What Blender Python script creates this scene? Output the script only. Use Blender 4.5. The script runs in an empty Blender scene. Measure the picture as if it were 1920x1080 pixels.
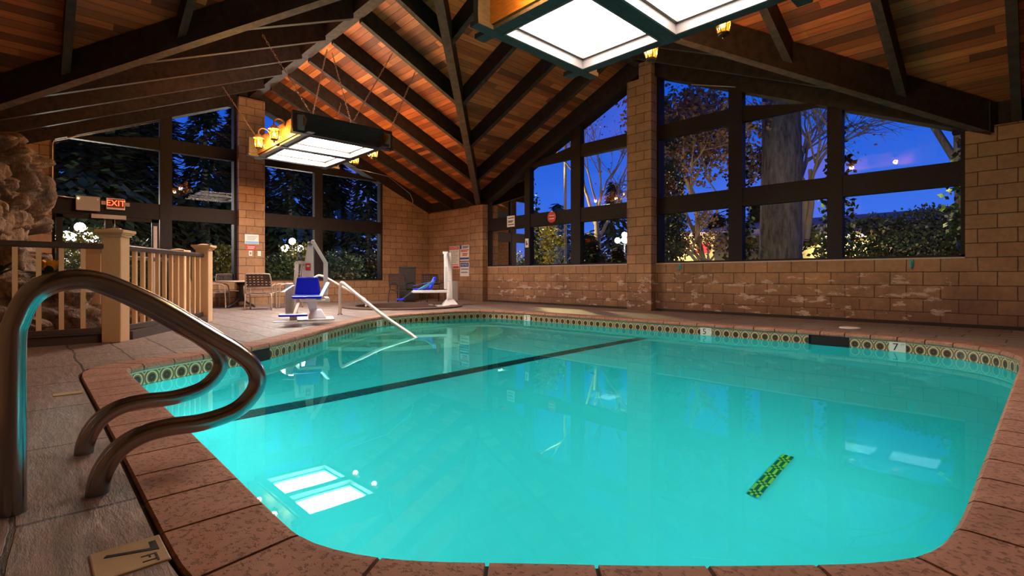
import bpy, bmesh, math, random
from mathutils import Vector, Matrix, noise
random.seed(7)
R = math.radians
scn = bpy.context.scene
COL = scn.collection

# ------------------------------------------------------------------ camera
F_PX, BETA, HORIZON, CAM_H = 950.0, 0.806, 518.0, 0.74
cd = bpy.data.cameras.new('camera'); cam = bpy.data.objects.new('camera', cd); COL.objects.link(cam)
cd.sensor_width = 36.0; cd.lens = F_PX / 1920 * 36.0
cd.shift_y = -(540 - HORIZON) / 1920; cd.clip_start = 0.02; cd.clip_end = 300
cam.location = (0, 0, CAM_H); cam.rotation_euler = (math.pi / 2, 0, BETA)
scn.camera = cam

# ------------------------------------------------------------------ world, exposure
scn.view_settings.view_transform = 'Standard'; scn.view_settings.look = 'None'
scn.view_settings.gamma = 1; scn.view_settings.use_curve_mapping = False
scn.view_settings.exposure = 1.1
w = bpy.data.worlds.new('world'); scn.world = w; w.use_nodes = True
wn = w.node_tree; wn.nodes.clear()
def N(t, ty, **kw):
    n = t.nodes.new(ty)
    for k, v in kw.items():
        if k in n.inputs: n.inputs[k].default_value = v
        else: setattr(n, k, v)
    return n
out = N(wn, 'ShaderNodeOutputWorld'); bg = N(wn, 'ShaderNodeBackground', Strength=0.42)
tc = N(wn, 'ShaderNodeTexCoord'); sx = N(wn, 'ShaderNodeSeparateXYZ')
rp = N(wn, 'ShaderNodeValToRGB'); e = rp.color_ramp.elements
e[0].position = 0.49; e[0].color = (0.004, 0.006, 0.012, 1); e[1].position = 0.505; e[1].color = (0.20, 0.27, 0.95, 1)
for p, c in ((0.55, (0.055, 0.20, 0.98, 1)), (0.64, (0.012, 0.12, 0.82, 1)), (1.0, (0.004, 0.035, 0.30, 1))):
    q = e.new(p); q.color = c
mr = N(wn, 'ShaderNodeMath', operation='MULTIPLY_ADD'); mr.inputs[1].default_value = 0.5; mr.inputs[2].default_value = 0.5
nz = N(wn, 'ShaderNodeTexNoise', Scale=3.2, Detail=4.0)
cr = N(wn, 'ShaderNodeValToRGB'); cr.color_ramp.elements[0].position = 0.56; cr.color_ramp.elements[1].position = 0.72
mx = N(wn, 'ShaderNodeMixRGB'); mx.inputs[2].default_value = (0.22, 0.20, 0.85, 1)
ml = N(wn, 'ShaderNodeMath', operation='MULTIPLY'); ml.inputs[1].default_value = 0.7
cp = N(wn, 'ShaderNodeMath', operation='GREATER_THAN'); cp.inputs[1].default_value = 0.0
L = wn.links.new
L(tc.outputs['Generated'], sx.inputs[0]); L(sx.outputs['Z'], mr.inputs[0]); L(mr.outputs[0], rp.inputs[0])
L(tc.outputs['Generated'], nz.inputs['Vector']); L(nz.outputs['Fac'], cr.inputs[0]); L(cr.outputs[0], ml.inputs[0])
m2 = N(wn, 'ShaderNodeMath', operation='MULTIPLY'); L(sx.outputs['Z'], cp.inputs[0]); L(cp.outputs[0], m2.inputs[0]); L(ml.outputs[0], m2.inputs[1])
L(rp.outputs[0], mx.inputs[1]); L(m2.outputs[0], mx.inputs[0]); L(mx.outputs[0], bg.inputs['Color']); L(bg.outputs[0], out.inputs[0])

PANEL_POWER = (27.0, 9.0)       # radiance of the fluorescent diffusers: farther fixture, nearer fixture
LANTERN_WATTS = (110.0, 75.0)    # each amber lantern: farther fixture, nearer fixture
POOL_WATTS = 6.5      # each underwater light
scn.cycles.use_denoising = True
scn.cycles.max_bounces = 10; scn.cycles.transparent_max_bounces = 24
scn.cycles.sample_clamp_indirect = 6.0

# ------------------------------------------------------------------ materials
MATS = {}
def newmat(name):
    m = bpy.data.materials.new(name); m.use_nodes = True; MATS[name] = m
    t = m.node_tree; t.nodes.clear()
    o = N(t, 'ShaderNodeOutputMaterial'); b = N(t, 'ShaderNodeBsdfPrincipled'); t.links.new(b.outputs[0], o.inputs[0])
    return m, t, b, o
def mix(t, f, a, b, mode='MIX'):
    n = N(t, 'ShaderNodeMixRGB', blend_type=mode)
    for i, v in ((0, f), (1, a), (2, b)):
        if hasattr(v, 'is_linked') or isinstance(v, bpy.types.NodeSocket): t.links.new(v, n.inputs[i])
        elif i == 0: n.inputs[0].default_value = v
        else: n.inputs[i].default_value = (*v, 1)
    return n.outputs[0]
def mth(t, op, a, b=0.0, c=None):
    n = N(t, 'ShaderNodeMath', operation=op)
    for i, v in enumerate((a, b) if c is None else (a, b, c)):
        if isinstance(v, bpy.types.NodeSocket): t.links.new(v, n.inputs[i])
        else: n.inputs[i].default_value = v
    return n.outputs[0]
def ramp(t, v, stops):
    n = N(t, 'ShaderNodeValToRGB'); e = n.color_ramp.elements
    while len(e) < len(stops): e.new(0.5)
    for i, (p, c) in enumerate(stops):
        e[i].position = p; e[i].color = (*c, 1) if len(c) == 3 else c
    t.links.new(v, n.inputs[0]); return n.outputs[0]
def coords(t):
    return N(t, 'ShaderNodeTexCoord').outputs['Object']
def mapped(t, v, scale=(1, 1, 1), rot=(0, 0, 0), loc=(0, 0, 0)):
    n = N(t, 'ShaderNodeMapping'); n.inputs['Scale'].default_value = scale; n.inputs['Rotation'].default_value = rot; n.inputs['Location'].default_value = loc
    t.links.new(v, n.inputs[0]); return n.outputs[0]
def noi(t, v, scale, detail=4.0, rough=0.55):
    n = N(t, 'ShaderNodeTexNoise', Scale=scale, Detail=detail, Roughness=rough); t.links.new(v, n.inputs['Vector']); return n.outputs['Fac']
def bump(t, b, h, dist=0.01, strength=0.5):
    n = N(t, 'ShaderNodeBump', Distance=dist, Strength=strength); t.links.new(h, n.inputs['Height']); t.links.new(n.outputs[0], b.inputs['Normal'])

def plain(name, col, rough=0.5, metal=0.0, var=0.15, scale=20.0, bmp=0.0, spec=0.5):
    m, t, b, o = newmat(name)
    v = coords(t); f = noi(t, v, scale)
    c = mix(t, f, tuple(x * (1 - var) for x in col), tuple(min(1, x * (1 + var)) for x in col))
    t.links.new(c, b.inputs['Base Color']); b.inputs['Roughness'].default_value = rough; b.inputs['Metallic'].default_value = metal
    b.inputs['Specular IOR Level'].default_value = spec
    if bmp: bump(t, b, f, bmp, 0.5)
    return m
def wood(name, c1, c2, stretch, rough=0.7, scale=9.0):
    m, t, b, o = newmat(name); b.inputs['Specular IOR Level'].default_value = 0.22
    v = mapped(t, coords(t), stretch); f = noi(t, v, scale, 6, 0.65)
    t.links.new(ramp(t, f, ((0.3, c1), (0.7, c2))), b.inputs['Base Color']); b.inputs['Roughness'].default_value = rough
    bump(t, b, f, 0.004, 0.5); return m
def emis(name, col, strength):
    m = bpy.data.materials.new(name); m.use_nodes = True; MATS[name] = m; t = m.node_tree; t.nodes.clear()
    o = N(t, 'ShaderNodeOutputMaterial'); em = N(t, 'ShaderNodeEmission', Color=(*col, 1), Strength=strength); t.links.new(em.outputs[0], o.inputs[0]); return m

def block_mat():
    m, t, b, o = newmat('split_block')
    geo = N(t, 'ShaderNodeNewGeometry'); sp = N(t, 'ShaderNodeSeparateXYZ'); sn = N(t, 'ShaderNodeSeparateXYZ')
    t.links.new(geo.outputs['Position'], sp.inputs[0]); t.links.new(geo.outputs['True Normal'], sn.inputs[0])
    ny = mth(t, 'GREATER_THAN', mth(t, 'ABSOLUTE', sn.outputs['Y']), 0.5)
    u = mth(t, 'ADD', mth(t, 'MULTIPLY', sp.outputs['X'], ny), mth(t, 'MULTIPLY', sp.outputs['Y'], mth(t, 'SUBTRACT', 1.0, ny)))
    cb = N(t, 'ShaderNodeCombineXYZ'); t.links.new(u, cb.inputs[0]); t.links.new(sp.outputs['Z'], cb.inputs[1])
    # slightly wandering joints
    nw = N(t, 'ShaderNodeTexNoise', Scale=6.0); t.links.new(geo.outputs['Position'], nw.inputs['Vector'])
    vm = N(t, 'ShaderNodeVectorMath', operation='MULTIPLY_ADD'); vm.inputs[1].default_value = (0.012, 0.012, 0); t.links.new(nw.outputs['Color'], vm.inputs[0]); t.links.new(cb.outputs[0], vm.inputs[2])
    br = N(t, 'ShaderNodeTexBrick', Scale=1.0); br.offset = 0.5
    br.inputs['Brick Width'].default_value = 0.4064; br.inputs['Row Height'].default_value = 0.2032
    br.inputs['Mortar Size'].default_value = 0.0075; br.inputs['Mortar Smooth'].default_value = 0.35; br.inputs['Bias'].default_value = 0.0
    br.inputs['Color1'].default_value = (0.42, 0.235, 0.125, 1); br.inputs['Color2'].default_value = (0.33, 0.18, 0.095, 1); br.inputs['Mortar'].default_value = (0.085, 0.045, 0.026, 1)
    t.links.new(vm.outputs[0], br.inputs['Vector'])
    f = noi(t, geo.outputs['Position'], 14, 6, 0.7); f2 = noi(t, geo.outputs['Position'], 1.7, 3)
    c = mix(t, 0.55, br.outputs['Color'], ramp(t, f, ((0.25, (0.45, 0.45, 0.45)), (0.75, (1.25, 1.2, 1.15)))), 'MULTIPLY')
    c = mix(t, 0.6, c, ramp(t, f2, ((0.3, (0.62, 0.60, 0.58)), (0.7, (1.15, 1.12, 1.08)))), 'MULTIPLY')
    # damp, with dim light painted in, over the lowest courses along the pool wall and chalky lime stains on them
    damp_dim = mth(t, 'MULTIPLY', mth(t, 'GREATER_THAN', sp.outputs['Y'], 9.4),
               mth(t, 'SUBTRACT', 1.0, mth(t, 'MULTIPLY', mth(t, 'ADD', sp.outputs['Z'], mth(t, 'MULTIPLY', f2, 0.5)), 0.95)))
    damp_dim = mth(t, 'MAXIMUM', mth(t, 'MINIMUM', damp_dim, 1.0), 0.0)
    c = mix(t, mth(t, 'MULTIPLY', damp_dim, 0.85), c, (0.085, 0.042, 0.030))
    st = noi(t, mapped(t, geo.outputs['Position'], (2.2, 2.2, 5.5)), 1.35, 7, 0.72)
    xm = mth(t, 'MULTIPLY', mth(t, 'LESS_THAN', sp.outputs['X'], -0.9), mth(t, 'GREATER_THAN', sp.outputs['X'], -10.8))
    lime = mth(t, 'MULTIPLY', mth(t, 'MULTIPLY', mth(t, 'GREATER_THAN', st, 0.575), mth(t, 'GREATER_THAN', damp_dim, 0.02)), mth(t, 'MULTIPLY', xm, 1.1))
    lime = mth(t, 'MULTIPLY', lime, f)
    c = mix(t, lime, c, (0.62, 0.47, 0.40))
    t.links.new(c, b.inputs['Base Color']); b.inputs['Roughness'].default_value = 0.85
    hgt = mth(t, 'ADD', mth(t, 'MULTIPLY', br.outputs['Fac'], -1.0), mth(t, 'MULTIPLY', f, 0.5))
    bump(t, b, hgt, 0.012, 0.7); return m

def deck_mat(name, axis, c0):
    m, t, b, o = newmat(name)
    v = coords(t); s = N(t, 'ShaderNodeSeparateXYZ'); t.links.new(v, s.inputs[0])
    a, l = (s.outputs['Y'], s.outputs['X']) if axis == 'y' else (s.outputs['X'], s.outputs['Y'])
    d = mth(t, 'MULTIPLY', a, 1 / 0.125)
    idx = mth(t, 'FLOOR', d); fr = mth(t, 'SUBTRACT', d, idx)
    seg = mth(t, 'FLOOR', mth(t, 'ADD', mth(t, 'MULTIPLY', l, 0.42), mth(t, 'MULTIPLY', idx, 0.37)))
    cb = N(t, 'ShaderNodeCombineXYZ'); t.links.new(idx, cb.inputs[0]); t.links.new(seg, cb.inputs[1])
    wn_ = N(t, 'ShaderNodeTexWhiteNoise'); wn_.noise_dimensions = '2D'; t.links.new(cb.outputs[0], wn_.inputs['Vector'])
    c = ramp(t, wn_.outputs['Value'], ((0.0, (0.13, 0.030, 0.010)), (0.3, (0.36, 0.088, 0.023)), (0.6, (0.56, 0.140, 0.036)), (0.85, (0.74, 0.215, 0.056)), (1.0, (0.20, 0.055, 0.018))))
    st = (0.6, 9, 9) if axis == 'y' else (9, 0.6, 9)
    g = noi(t, mapped(t, v, st), 3.0, 5, 0.6)
    c = mix(t, 0.7, c, ramp(t, g, ((0.3, (0.5, 0.48, 0.46)), (0.7, (1.15, 1.15, 1.15)))), 'MULTIPLY')
    edge = mth(t, 'LESS_THAN', mth(t, 'MINIMUM', fr, mth(t, 'SUBTRACT', 1.0, fr)), 0.035)
    c = mix(t, mth(t, 'MULTIPLY', edge, 0.85), c, (0.03, 0.012, 0.007))
    t.links.new(c, b.inputs['Base Color']); b.inputs['Roughness'].default_value = 0.62
    bump(t, b, mth(t, 'ADD', mth(t, 'MULTIPLY', edge, -1.0), mth(t, 'MULTIPLY', g, 0.2)), 0.008, 0.6); return m

def floor_mat():
    m, t, b, o = newmat('stamped_stone')
    v = coords(t)
    nw = N(t, 'ShaderNodeTexNoise', Scale=1.6, Detail=5.0); t.links.new(v, nw.inputs['Vector'])
    vm = N(t, 'ShaderNodeVectorMath', operation='MULTIPLY_ADD'); vm.inputs[1].default_value = (0.07, 0.07, 0); t.links.new(nw.outputs['Color'], vm.inputs[0]); t.links.new(v, vm.inputs[2])
    br = N(t, 'ShaderNodeTexBrick', Scale=1.0); br.offset = 0.37; br.squash = 1.4; br.squash_frequency = 3
    br.inputs['Brick Width'].default_value = 0.62; br.inputs['Row Height'].default_value = 0.36
    br.inputs['Mortar Size'].default_value = 0.009; br.inputs['Mortar Smooth'].default_value = 0.2
    br.inputs['Color1'].default_value = (0.29, 0.215, 0.178, 1); br.inputs['Color2'].default_value = (0.225, 0.168, 0.142, 1); br.inputs['Mortar'].default_value = (0.045, 0.03, 0.024, 1)
    t.links.new(vm.outputs[0], br.inputs['Vector'])
    g = noi(t, mapped(t, v, (3.0, 11.0, 1), (0, 0, 0.25)), 2.2, 7, 0.7); h = noi(t, v, 3.3, 6, 0.65)
    c = mix(t, 0.85, br.outputs['Color'], ramp(t, g, ((0.3, (0.45, 0.42, 0.40)), (0.68, (1.3, 1.25, 1.2)))), 'MULTIPLY')
    c = mix(t, 0.7, c, ramp(t, h, ((0.3, (0.55, 0.52, 0.52)), (0.7, (1.2, 1.2, 1.2)))), 'MULTIPLY')
    t.links.new(c, b.inputs['Base Color'])
    t.links.new(ramp(t, h, ((0.3, (0.42,) * 3), (0.7, (0.65,) * 3))), b.inputs['Roughness'])
    bump(t, b, mth(t, 'ADD', mth(t, 'MULTIPLY', br.outputs['Fac'], -0.8), mth(t, 'ADD', mth(t, 'MULTIPLY', g, 0.7), mth(t, 'MULTIPLY', h, 0.4))), 0.02, 0.7); return m

def coping_mat():
    m, t, b, o = newmat('coping_concrete')
    v = coords(t); f = noi(t, v, 55, 3, 0.6); f2 = noi(t, v, 4, 5, 0.65)
    c = ramp(t, f2, ((0.3, (0.31, 0.140, 0.085)), (0.7, (0.45, 0.225, 0.145))))
    pit = ramp(t, f, ((0.36, (0.42, 0.38, 0.36)), (0.47, (1, 1, 1))))
    c = mix(t, 0.75, c, pit, 'MULTIPLY'); t.links.new(c, b.inputs['Base Color']); b.inputs['Roughness'].default_value = 0.8
    bump(t, b, pit, 0.006, 0.6); return m

def tile_mat():
    m, t, b, o = newmat('medallion_tile')
    uv = N(t, 'ShaderNodeUVMap').outputs[0]; s = N(t, 'ShaderNodeSeparateXYZ'); t.links.new(uv, s.inputs[0])
    fu = mth(t, 'SUBTRACT', mth(t, 'FRACT', s.outputs['X']), 0.5); fv = mth(t, 'SUBTRACT', s.outputs['Y'], 0.46)
    d = mth(t, 'SQRT', mth(t, 'ADD', mth(t, 'POWER', fu, 2.0), mth(t, 'POWER', mth(t, 'MULTIPLY', fv, 0.95), 2.0)))
    cream, br, dk = (0.62, 0.50, 0.30), (0.20, 0.105, 0.045), (0.060, 0.034, 0.022)
    c = ramp(t, d, ((0.0, (0.14, 0.08, 0.04)), (0.10, dk), (0.22, dk), (0.25, (0.25, 0.14, 0.06)), (0.30, (0.17, 0.09, 0.04)), (0.325, cream), (0.385, cream), (0.41, br), (0.50, br), (0.525, cream), (0.56, cream), (0.58, dk)))
    top = mth(t, 'GREATER_THAN', s.outputs['Y'], 0.90); c = mix(t, top, c, (0.66, 0.56, 0.40))
    ln = mth(t, 'GREATER_THAN', mth(t, 'ABSOLUTE', fu), 0.485); c = mix(t, mth(t, 'MULTIPLY', ln, 0.6), c, (0.4, 0.33, 0.22))
    t.links.new(c, b.inputs['Base Color']); b.inputs['Roughness'].default_value = 0.25; return m

def rock_mat():
    m, t, b, o = newmat('rough_rock')
    v = coords(t); f = noi(t, v, 3.0, 8, 0.7); f2 = noi(t, mapped(t, v, (1.6, 1.6, 1)), 6.0, 6, 0.65)
    c = ramp(t, f, ((0.28, (0.05, 0.032, 0.02)), (0.45, (0.17, 0.10, 0.06)), (0.6, (0.33, 0.20, 0.11)), (0.75, (0.46, 0.33, 0.19))))
    c = mix(t, 0.6, c, ramp(t, f2, ((0.35, (0.35, 0.33, 0.30)), (0.65, (1.2, 1.15, 1.05)))), 'MULTIPLY')
    t.links.new(c, b.inputs['Base Color']); b.inputs['Roughness'].default_value = 0.7
    bump(t, b, mth(t, 'ADD', f, f2), 0.05, 0.9); return m

def leaf_mat(name, c1, c2, scale=2.5):
    m, t, b, o = newmat(name)
    f = noi(t, coords(t), scale, 3); t.links.new(ramp(t, f, ((0.35, c1), (0.65, c2))), b.inputs['Base Color'])
    b.inputs['Roughness'].default_value = 0.5
    return m

def pane_mat():
    m = bpy.data.materials.new('window_glass'); m.use_nodes = True; MATS['window_glass'] = m; t = m.node_tree; t.nodes.clear()
    o = N(t, 'ShaderNodeOutputMaterial'); tr = N(t, 'ShaderNodeBsdfTransparent', Color=(0.93, 0.95, 0.96, 1)); gl = N(t, 'ShaderNodeBsdfGlossy', Roughness=0.0)
    fr = N(t, 'ShaderNodeFresnel', IOR=1.6); mxs = N(t, 'ShaderNodeMixShader')
    t.links.new(fr.outputs[0], mxs.inputs[0]); t.links.new(tr.outputs[0], mxs.inputs[1]); t.links.new(gl.outputs[0], mxs.inputs[2]); t.links.new(mxs.outputs[0], o.inputs[0]); return m

def water_mat():
    m = bpy.data.materials.new('pool_water'); m.use_nodes = True; MATS['pool_water'] = m; t = m.node_tree; t.nodes.clear()
    o = N(t, 'ShaderNodeOutputMaterial'); g = N(t, 'ShaderNodeBsdfGlass', Color=(0.36, 0.94, 0.94, 1), Roughness=0.0, IOR=1.33)
    v = coords(t); f = noi(t, v, 1.4, 2, 0.4); bp = N(t, 'ShaderNodeBump', Distance=0.004, Strength=0.25)
    t.links.new(f, bp.inputs['Height']); t.links.new(bp.outputs[0], g.inputs['Normal']); t.links.new(g.outputs[0], o.inputs[0]); return m

def lantern_glass():
    m = bpy.data.materials.new('amber_glass'); m.use_nodes = True; MATS['amber_glass'] = m; t = m.node_tree; t.nodes.clear()
    o = N(t, 'ShaderNodeOutputMaterial'); tr = N(t, 'ShaderNodeBsdfTransparent', Color=(0.92, 0.50, 0.16, 1)); em = N(t, 'ShaderNodeEmission', Color=(1.0, 0.30, 0.01, 1), Strength=0.55)
    ad = N(t, 'ShaderNodeAddShader'); t.links.new(tr.outputs[0], ad.inputs[0]); t.links.new(em.outputs[0], ad.inputs[1]); t.links.new(ad.outputs[0], o.inputs[0]); return m

block_mat(); deck_mat('deck_along_x', 'y', 0); deck_mat('deck_along_y', 'x', 0); floor_mat(); coping_mat(); tile_mat(); rock_mat(); pane_mat(); water_mat(); lantern_glass()
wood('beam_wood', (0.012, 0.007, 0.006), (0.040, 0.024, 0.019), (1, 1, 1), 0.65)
wood('beam_edge_lit', (0.026, 0.017, 0.014), (0.075, 0.050, 0.038), (1, 1, 1), 0.65)
wood('beam_soffit_lit', (0.060, 0.036, 0.024), (0.150, 0.092, 0.060), (1, 1, 1), 0.65)
wood('frame_wood', (0.010, 0.0065, 0.0065), (0.024, 0.016, 0.015), (1, 1, 6), 0.6)
wood('amber_board', (0.14, 0.052, 0.010), (0.25, 0.105, 0.022), (1, 6, 6), 0.45)
wood('fixture_wood', (0.030, 0.026, 0.026), (0.062, 0.052, 0.050), (4, 1, 4), 0.55)
plain('tan_paint', (0.72, 0.455, 0.245), 0.45, var=0.06)
plain('rail_brown', (0.055, 0.034, 0.028), 0.4)
plain('steel', (0.33, 0.335, 0.355), 0.20, 1.0, var=0.08, scale=6)
plain('rail_satin', (0.72, 0.62, 0.55), 0.42, 0.45, var=0.05)
plain('brushed_aluminium', (0.62, 0.55, 0.50), 0.35, 1.0, var=0.06)
plain('panel_trim_paint', (0.17, 0.125, 0.10), 0.5)
plain('pale_trim', (0.50, 0.40, 0.35), 0.4, 0.0)
plain('lift_white', (0.80, 0.77, 0.74), 0.35, var=0.05)
plain('lift_blue', (0.003, 0.025, 0.95), 0.3, var=0.1)
plain('lift_light_blue', (0.08, 0.36, 0.75), 0.35, var=0.1)
plain('chair_frame', (0.36, 0.27, 0.21), 0.4, 0.3)
plain('chair_strap', (0.055, 0.030, 0.024), 0.6)
plain('dark_plastic', (0.018, 0.014, 0.013), 0.5)
plain('table_top', (0.50, 0.36, 0.28), 0.45)
plain('plaster', (0.18, 0.72, 0.72), 0.8, var=0.05, scale=1.5)
plain('step_plaster', (0.72, 0.82, 0.66), 0.8, var=0.06, scale=3)
plain('drain_yellow', (0.75, 0.62, 0.05), 0.4)
plain('drain_green', (0.02, 0.14, 0.07), 0.4)
plain('lane_tile', (0.006, 0.035, 0.045), 0.4)
plain('sign_white', (0.78, 0.74, 0.70), 0.5, var=0.03)
plain('sign_red', (0.62, 0.04, 0.025), 0.5, var=0.05)
plain('exit_plate', (0.22, 0.012, 0.010), 0.5)
plain('sign_blue', (0.03, 0.05, 0.30), 0.5, var=0.05)
plain('sign_sky', (0.25, 0.42, 0.70), 0.5, var=0.05)
plain('sign_grey', (0.25, 0.23, 0.24), 0.5, var=0.05)
plain('ink', (0.015, 0.014, 0.014), 0.5)
plain('box_beige', (0.42, 0.33, 0.27), 0.5, var=0.05)
plain('chain_metal', (0.42, 0.28, 0.20), 0.4, 0.8)
plain('lantern_metal', (0.05, 0.035, 0.02), 0.45, 0.6)
plain('lantern_cap', (0.50, 0.33, 0.22), 0.35, 0.7)
plain('teal_plastic', (0.05, 0.35, 0.36), 0.4)
plain('marker_tile', (0.42, 0.27, 0.13), 0.6, bmp=0.003)
plain('white_tile', (0.70, 0.64, 0.55), 0.3, var=0.05)
plain('dark_void', (0.010, 0.008, 0.007), 0.9)
plain('soil', (0.035, 0.03, 0.02), 0.9, scale=4)
wood('bark_dark', (0.030, 0.027, 0.030), (0.15, 0.135, 0.13), (2.2, 2.2, .45), 0.9, 5.0)
plain('bark_pale', (0.34, 0.26, 0.18), 0.85, scale=9, bmp=0.02)
plain('street_wall', (0.42, 0.34, 0.14), 0.8)
plain('street_roof', (0.24, 0.16, 0.17), 0.8)
plain('post_black', (0.02, 0.02, 0.022), 0.5)
plain('spa_tile', (0.10, 0.055, 0.035), 0.5)
plain('grout_dark', (0.03, 0.02, 0.016), 0.9)
leaf_mat('leaf_green', (0.02, 0.045, 0.012), (0.06, 0.11, 0.025))
leaf_mat('leaf_dark', (0.006, 0.012, 0.008), (0.018, 0.032, 0.016))
leaf_mat('leaf_yellow', (0.10, 0.12, 0.012), (0.36, 0.30, 0.03))
leaf_mat('leaf_brown', (0.10, 0.045, 0.03), (0.34, 0.20, 0.11))
leaf_mat('leaf_orange', (0.65, 0.20, 0.01), (0.75, 0.38, 0.02))
leaf_mat('leaf_grass', (0.03, 0.07, 0.045), (0.07, 0.13, 0.07))
emis('added_uplight_far', (1.0, 0.80, 0.58), 3.6); emis('added_uplight_near', (1.0, 0.80, 0.58), 0.7); emis('panel_glow_far', (1.0, 0.95, 0.93), PANEL_POWER[0]); emis('panel_glow_near', (0.97, 0.97, 1.0), PANEL_POWER[1])
emis('bulb_glow', (1.0, 0.72, 0.36), 5.0)
emis('exit_glow', (1.0, 0.075, 0.02), 2.6)
emis('globe_glow', (1.0, 0.95, 0.85), 9.0)
emis('red_glow', (1.0, 0.02, 0.02), 3.0)
emis('tube_glow', (1.0, 0.75, 0.45), 2.5)
emis('pool_light_glow', (0.85, 1.0, 0.98), 2.0)
M = MATS

# ------------------------------------------------------------------ mesh helpers
def wm(o):
    m = Matrix.LocRotScale(o.location, o.rotation_euler, o.scale)
    return wm(o.parent) @ m if o.parent else m
class MB:
    def __init__(s): s.bm = bmesh.new(); s.mi = 0
    def face(s, pts, smooth=False):
        f = s.bm.faces.new([s.bm.verts.new(p) for p in pts]); f.material_index = s.mi; f.smooth = smooth; return f
    def box(s, a, b, m=None):
        x0, y0, z0 = a; x1, y1, z1 = b
        v = [Vector(p) for p in ((x0, y0, z0), (x1, y0, z0), (x1, y1, z0), (x0, y1, z0), (x0, y0, z1), (x1, y0, z1), (x1, y1, z1), (x0, y1, z1))]
        if m is not None: v = [m @ p for p in v]
        vs = [s.bm.verts.new(p) for p in v]
        for q in ((0, 3, 2, 1), (4, 5, 6, 7), (0, 1, 5, 4), (1, 2, 6, 5), (2, 3, 7, 6), (3, 0, 4, 7)):
            f = s.bm.faces.new([vs[i] for i in q]); f.material_index = s.mi
        return s
    def hexa(s, bot, top):
        vs = [s.bm.verts.new(p) for p in list(bot) + list(top)]
        for q in ((0, 3, 2, 1), (4, 5, 6, 7), (0, 1, 5, 4), (1, 2, 6, 5), (2, 3, 7, 6), (3, 0, 4, 7)):
            f = s.bm.faces.new([vs[i] for i in q]); f.material_index = s.mi
        return s
    def prism(s, poly, off):
        off = Vector(off); a = [s.bm.verts.new(p) for p in poly]; b = [s.bm.verts.new(Vector(p) + off) for p in poly]; n = len(poly)
        fs = [s.bm.faces.new(a[::-1]), s.bm.faces.new(b)] + [s.bm.faces.new((a[i], a[(i + 1) % n], b[(i + 1) % n], b[i])) for i in range(n)]
        for f in fs: f.material_index = s.mi
        return s
    def beam(s, p, q, wd, dp, up=(0, 0, 1)):
        # square timber from p to q; p and q lie on the middle of the upper face, dp measured along up
        p, q, up = Vector(p), Vector(q), Vector(up); d = (q - p).normalized(); sd = d.cross(up).normalized() * wd / 2; dn = up * dp
        s.hexa([p - sd - dn, p + sd - dn, q + sd - dn, q - sd - dn], [p - sd, p + sd, q + sd, q - sd]); return s
    def tube(s, pts, r, n=10, cap=True, closed=False):
        pts = [Vector(p) for p in pts]; rs = r if isinstance(r, (list, tuple)) else [r] * len(pts); rings = []; up = None; k = len(pts)
        for i, p in enumerate(pts):
            if closed: d = (pts[(i + 1) % k] - pts[i - 1]).normalized()
            else: d = (pts[min(i + 1, k - 1)] - pts[max(i - 1, 0)]).normalized()
            if up is None: up = d.orthogonal().normalized()
            else:
                up = (up - d * up.dot(d))
                up = up.normalized() if up.length > 1e-6 else d.orthogonal().normalized()
            sd = d.cross(up)
            rings.append([s.bm.verts.new(p + (up * math.cos(2 * math.pi * j / n) + sd * math.sin(2 * math.pi * j / n)) * rs[i]) for j in range(n)])
        pairs = list(zip(rings, rings[1:])) + ([(rings[-1], rings[0])] if closed else [])
        for a, b in pairs:
            for j in range(n):
                f = s.bm.faces.new((a[j], a[(j + 1) % n], b[(j + 1) % n], b[j])); f.smooth = True; f.material_index = s.mi
        if cap and not closed:
            for rg in (rings[0][::-1], rings[-1]): f = s.bm.faces.new(rg); f.material_index = s.mi
        return s
    def lathe(s, prof, c=(0, 0, 0), n=16, smooth=True):
        c = Vector(c); rings = []
        for r, z in prof: rings.append([s.bm.verts.new(c + Vector((r * math.cos(2 * math.pi * j / n), r * math.sin(2 * math.pi * j / n), z))) for j in range(n)])
        for a, b in zip(rings, rings[1:]):
            for j in range(n):
                f = s.bm.faces.new((a[j], a[(j + 1) % n], b[(j + 1) % n], b[j])); f.smooth = smooth; f.material_index = s.mi
        for rg in (rings[0][::-1], rings[-1]): f = s.bm.faces.new(rg); f.material_index = s.mi
        return s
    def ball(s, c, r, sub=2, sc=(1, 1, 1)):
        g = bmesh.ops.create_icosphere(s.bm, subdivisions=sub, radius=r)
        for v in g['verts']: v.co = Vector((v.co.x * sc[0], v.co.y * sc[1], v.co.z * sc[2])) + Vector(c)
        for v in g['verts']:
            for f in v.link_faces: f.smooth = True; f.material_index = s.mi
        return s
    def build(s, name, mats, parent=None, world=False, loc=None, bevel=0.0):
        if world and parent is not None: s.bm.transform(wm(parent).inverted())
        if loc is not None: s.bm.transform(Matrix.Translation(-Vector(loc)))
        bmesh.ops.recalc_face_normals(s.bm, faces=s.bm.faces[:])
        me = bpy.data.meshes.new(name); s.bm.to_mesh(me); s.bm.free()
        for m in (mats if isinstance(mats, (list, tuple)) else [mats]): me.materials.append(M[m])
        o = bpy.data.objects.new(name, me); COL.objects.link(o)
        if parent is not None: o.parent = parent
        if loc is not None: o.location = loc
        if bevel:
            bv = o.modifiers.new('bevel', 'BEVEL'); bv.width = bevel; bv.segments = 2; bv.limit_method = 'ANGLE'
        return o
def tag(o, label, cat, group=None, kind=None):
    o['label'] = label; o['category'] = cat
    if group: o['group'] = group
    if kind: o['kind'] = kind
    return o
def struct(o): o['kind'] = 'structure'; return o
def thing(name, label, cat, loc=(0, 0, 0), rz=0.0, group=None):
    o = bpy.data.objects.new(name, None); COL.objects.link(o); o.location = loc; o.rotation_euler = (0, 0, rz); o.empty_display_size = 0.2
    return tag(o, label, cat, group)
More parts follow.
